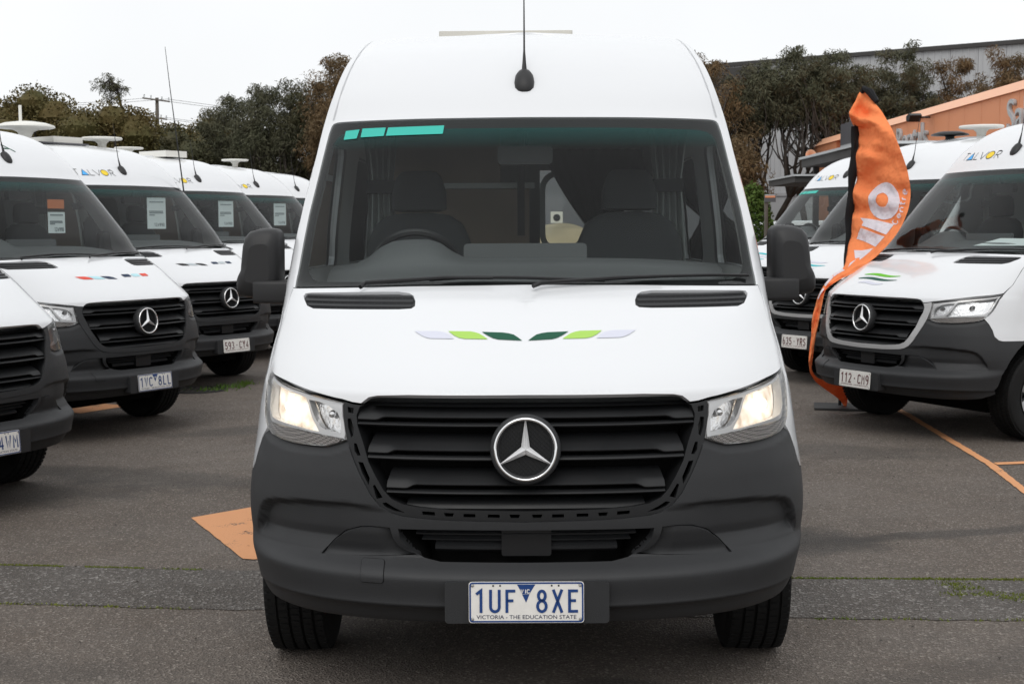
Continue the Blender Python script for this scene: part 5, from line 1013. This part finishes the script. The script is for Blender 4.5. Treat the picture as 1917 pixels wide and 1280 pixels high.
def sheoak(x, y, top, rw, matn, label, n_=7000, fork=.34, dens=1., bare=.3, stems=2, clumps=46, thick=1.):
    """forking limbs that carry rounded, drooping needle clumps"""
    t = empty('she_oak_tree', (x, y, zg(y))); tag(t, label, 'tree', 'trees along the lot boundary'); h = top - zg(y); mb = MB(); cl = []
    zc = h * (1 + bare) / 2; rz = h * (1 - bare) / 2
    def limb(a, b, r0, r1, k=6):
        a, b = Vector(a), Vector(b); side = Vector((rng.gauss(0, .12), rng.gauss(0, .12), -.10)) * (b - a).length; pts = []
        for i_ in range(k + 1):
            f = i_ / k; pts.append(a.lerp(b, f) + side * math.sin(math.pi * f) + Vector((rng.gauss(0, .02), rng.gauss(0, .02), 0)))
        mb.tube(pts, [r0 + (r1 - r0) * q / k for q in range(k + 1)], 6, False); return pts
    def crown_pt():
        while True:
            v_ = Vector((rng.uniform(-1, 1), rng.uniform(-1, 1), rng.uniform(-1, 1)))
            if .30 < v_.length < 1: break
        wz = .60 + .40 * min(1, (v_.z + 1) / 1.2)
        return Vector((v_.x * rw * wz, v_.y * rw * wz, zc + v_.z * rz * .92))
    for s_ in range(stems):
        a = s_ * 6.28 / stems + rng.uniform(0, 1.2); fk = Vector((.22 * rw * math.cos(a), .22 * rw * math.sin(a), h * fork * rng.uniform(.85, 1.15))); limb((.06 * math.cos(a), .06 * math.sin(a), 0), fk, .085 * thick, .06 * thick)
        for k in range(4 if stems > 1 else 6):
            e_ = crown_pt(); e_.z = max(e_.z, zc); pts = limb(fk, e_, .045 * thick, .014); cl.append(e_)
            for q in (2, 3, 4, 5):
                for _ in range(2): e2 = crown_pt(); e2 = pts[q].lerp(e2, .8); limb(pts[q], e2, .018 * thick, .006, 4); cl.append(e2)
    for k in range(clumps):
        a_, b_ = crown_pt(), crown_pt(); p_ = a_ if a_.z > b_.z else b_; q_ = min(cl, key=lambda c_: (c_ - p_).length + .3 * max(0, c_.z - p_.z)); limb(q_, p_, .010, .005, 3); cl.append(p_)
    for k in range(4 if clumps > 20 else 1):
        p_ = Vector((rng.gauss(0, .25) * rw, rng.gauss(0, .25) * rw, h - rng.uniform(.15, .5))); q_ = min(cl, key=lambda c_: (c_ - p_).length); limb(q_, p_, .010, .005, 3); cl.append(p_)
    mb.obj('trunk', 'bark', t, fix=False); m_ = int(n_ * 3.2 / len(cl)); P = []
    for c in cl:
        r_ = rng.uniform(.20, .42) * dens; v_ = npr.normal(size=(m_, 3)); v_ /= np.linalg.norm(v_, axis=1, keepdims=True); P.append(np.array(c) + v_ * r_ * npr.uniform(.1, 1, (m_, 1)) ** .5 * np.array([1, 1, .8]))
    link('crown', leaf_mesh('crown', np.concatenate(P), .095, matn, .45, .30), t); return t
B = lambda *a, **k: bushy(*a, **k)
B(-17.2, 46, 6.35, 2.5, 'leaf_olive', 'olive tree cut off by the left picture edge'); B(-15.5, 46, 6.62, 1.9, 'leaf_olive', 'tallest olive round-topped tree near the left edge')
B(-14.0, 47, 5.9, 1.9, 'leaf_dark', 'low dark tree filling the gap between two olive trees'); B(-12.4, 44, 5.95, 2.0, 'leaf_olive', 'broad olive brown tree left of the power pole')
B(-11.1, 46, 5.2, 1.6, 'leaf_dark', 'low dark tree beneath the power pole'); B(-11.9, 50, 5.6, 1.7, 'leaf_olive', 'dark olive tree just right of the power pole'); B(-11.0, 52, 6.2, 2.0, 'leaf_olive', 'yellowish olive tree left of the wispy grey trees')
for x, y, top, rw, m_, lb_, nn in ((-9.5, 48, 6.25, 1.15, 'leaf_oak', 'leftmost wispy grey-green she-oak behind the left vans', 6500), (-7.75, 46, 6.4, 1.25, 'leaf_oak', 'middle wispy she-oak above the far left vans', 7000), (-6.55, 46, 6.6, 1.15, 'leaf_dark', 'dark she-oak left of the front van roof', 7000), (-5.3, 44, 7.05, 1.25, 'leaf_brown', 'tall brownish she-oak touching the front van roof edge', 8000), (-4.2, 45, 7.2, 1.3, 'leaf_oak', 'she-oak almost hidden by the front van roof', 4000)):
    sheoak(x, y, top, rw * 1.15, m_, lb_, int(nn * 1.2), dens=1.25, bare=.30, clumps=60)
    bushy_low = B(x + .5, y + 1.5, top * .66, 1.3, 'leaf_dark', 'shadowy undergrowth tree below ' + lb_.split(' behind')[0].split(' above')[0].split(' left of')[0].split(' touching')[0].split(' almost')[0], n_=8000, low=.3)
for x, y, top, rw, m_, lb_, nn, br in ((5.6, 41.5, 6.8, 1.5, 'leaf_brown', 'dense brown tree right beside the front van roof', 9000, .25), (7.36, 42, 6.62, 1.15, 'leaf_oak', 'forked she-oak with bare lower limbs before the grey wall', 6500, .66), (8.46, 42, 7.1, .95, 'leaf_oak', 'slim tall she-oak left of the orange flag', 5500, .64), (9.6, 42, 7.05, 1.25, 'leaf_oak', 'full she-oak crown directly left above the orange flag', 8000, .60),
                                      (11.3, 44, 6.7, 1.0, 'leaf_oak', 'thin she-oak just right of the flag top', 5000, .4), (12.26, 44, 7.4, 1.35, 'leaf_oak', 'tallest she-oak above the orange showroom', 7000, .4), (13.76, 44, 6.95, 1.3, 'leaf_brown', 'rusty brown tree above the orange showroom', 7000, .35), (14.8, 42, 6.95, 1.1, 'leaf_brown', 'rusty brown tree near the right picture edge', 7000, .35), (15.9, 42, 6.8, 1.1, 'leaf_oak', 'tree cut off by the right picture edge', 4000, .35)):
    sheoak(x, y, top, rw * 1.05, m_, lb_, int(nn * .85), bare=br - .02, stems=2 if m_ == 'leaf_oak' else 3, dens=.95, clumps=22, thick=1.5)
sheoak(6.5, 40, 4.4, .8, 'leaf_brown', 'short sparse brown tree beside the front van pillar', 3200, bare=.3)
for x, y, top, lb_ in ((-2.6, 47, 6.0, 'olive tree hidden behind the front van, left of its roof aerial'), (.2, 48, 6.3, 'olive tree hidden straight behind the front van'), (2.7, 47, 6.1, 'olive tree hidden behind the front van, right of its roof aerial')): B(x, y, top, 1.8, 'leaf_dark', lb_, n_=9000, size=.12)
eg = sheoak(-16.97, 60, 8.55, 1.0, 'leaf_dark', 'spindly bare gum sapling poking above the olive trees', 420, bare=.80, stems=1, dens=.55, clumps=4, fork=.84)
sb_ = empty('round_shrub', (4.47, 26, zg(26))); v = npr.normal(size=(7000, 3)); v /= np.linalg.norm(v, axis=1, keepdims=True); rr = npr.uniform(.75, 1.03, (7000, 1)); link('crown', leaf_mesh('crown', v * rr * np.array([.40, .40, 1.05]) + np.array([0, 0, 1.28]), .055, 'leaf_green'), sb_); MB().tube([(0, 0, 0), (0, 0, .9)], .05, 8).obj('trunk', 'bark', sb_); tag(sb_, 'clipped bright green conifer shrub beside the front van mirror', 'shrub')
P = npr.uniform(size=(26000, 3)); P = np.stack([-34 + 40 * P[:, 0], 66 + 5 * P[:, 1], .1 + P[:, 2] * (3.6 + .8 * np.sin(P[:, 0] * 37) + .5 * np.sin(P[:, 0] * 91))], 1); tag(link('distant_woodland', leaf_mesh('distant_woodland', P, .34, 'leaf_dark')), 'dark mass of distant trees behind the left row', 'woodland', kind='stuff')
# power pole
pp = empty('power_pole', (-15.55, 62, zg(62))); MB().tube([(0, 0, 0), (.06, 0, 7.32)], [.11, .075], 10).obj('pole', 'pole_wood', pp); z0 = zg(62)
for z_, hw in ((7.42 - z0, .60), (6.63 - z0, .46)):
    o = MB().box((-hw, -.04, -.032), (hw, .04, .032)).obj('crossarm', 'pole_wood', pp, False, loc=(.05, -.12, z_), rot=(0, R(8), 0))
    for x in (-hw * .9, -hw * .4, hw * .4, hw * .9): MB().lathe([(.02, .0), (.035, .04), (.02, .08), (.035, .11), (.0005, .13)], 8).obj('insulator', 'letter_grey', o, loc=(x, 0, .05))
for k, (z_, x_) in enumerate(((7.5, -.5), (7.46, .5), (6.7, -.4), (6.66, .4))):
    pts = [(x_ - 26 * f, 6 * f, z_ - z0 + 1.6 * f - 3.0 * f * (1 - f)) for f in np.linspace(0, 1, 12)]; MB().tube(pts, .009, 4).obj('wire', 'dark_alloy', pp)
    pts = [(x_ + 30 * f, 8 * f, z_ - z0 - .5 * f - 3.5 * f * (1 - f)) for f in np.linspace(0, 1, 12)]; MB().tube(pts, .009, 4).obj('wire', 'dark_alloy', pp)
tag(pp, 'wooden power pole with two crossarms rising above the left trees', 'power pole')
sg_ = empty('small_sign', (4.60, 25, zg(25))); cz = zg(25); MB().tube([(-.06, .02, 0), (-.06, .02, 2.24 - cz)], .035, 8).obj('post', 'pole_wood', sg_); MB().box((-.10, -.03, 2.10 - cz), (.10, 0, 2.24 - cz)).obj('panel', 'grey_sign_wall', sg_, False); MB().box((-.09, -.036, 2.178 - cz), (.09, -.031, 2.212 - cz)).obj('orange_band', 'orange_wall', sg_, False); MB().box((-.09, -.036, 2.214 - cz), (.09, -.031, 2.232 - cz)).obj('white_band', 'letter_grey', sg_, False); tag(sg_, 'small grey and orange sign board on a post beside the green shrub', 'sign')
# white car beyond the right row
ca = empty('white_car', (5.3, 27.2, zg(27.2)), R(-70)); 
def ring(z, pts): return [(x, y, z) for x, y in pts]
prof_ = [(.30, .90, 2.05), (.55, .93, 2.12), (.85, .92, 2.10), (1.02, .90, 2.05), (1.08, .86, 1.98)]
mb = MB(); rows_ = [[(x, y, z) for x, y in rrect(-hw, -hl, hw, hl, .35, 5)] for z, hw, hl in prof_]; mb.grid(rows_, True); mb.add(rows_[-1], [tuple(range(24))]); mb.obj('body', 'white_paint', ca)
rows_ = [[(x, y + dy, z) for x, y in rrect(-hw, -hl, hw, hl, .25, 5)] for z, hw, hl, dy in ((1.06, .84, 1.35, .35), (1.35, .76, 1.10, .40), (1.56, .68, .85, .45))]; MB().grid(rows_, True).obj('cabin_glass', 'frit', ca)
rows_ = [[(x, y + .45, z) for x, y in rrect(-hw, -hl, hw, hl, .2, 5)] for z, hw, hl in ((1.555, .69, .87), (1.62, .66, .82), (1.64, .58, .7))]; mb = MB(); mb.grid(rows_, True); mb.add(rows_[-1], [tuple(range(24))]); mb.obj('roof', 'white_paint', ca)
for x in (-.84, .84):
    for y in (-1.3, 1.3): wl = link('wheel', M_['hub'], ca, (x, y, .33)); wl.scale = (.9, .95, .95); link('tyre', M_['tyre'], wl)
    MB().box((x * .8 - .12, -2.13, .72), (x * .8 + .12, -1.98, .86)).obj('headlight', 'satin_chrome', ca, False)
tag(ca, 'white car parked beyond the right mirror of the front van', 'car')
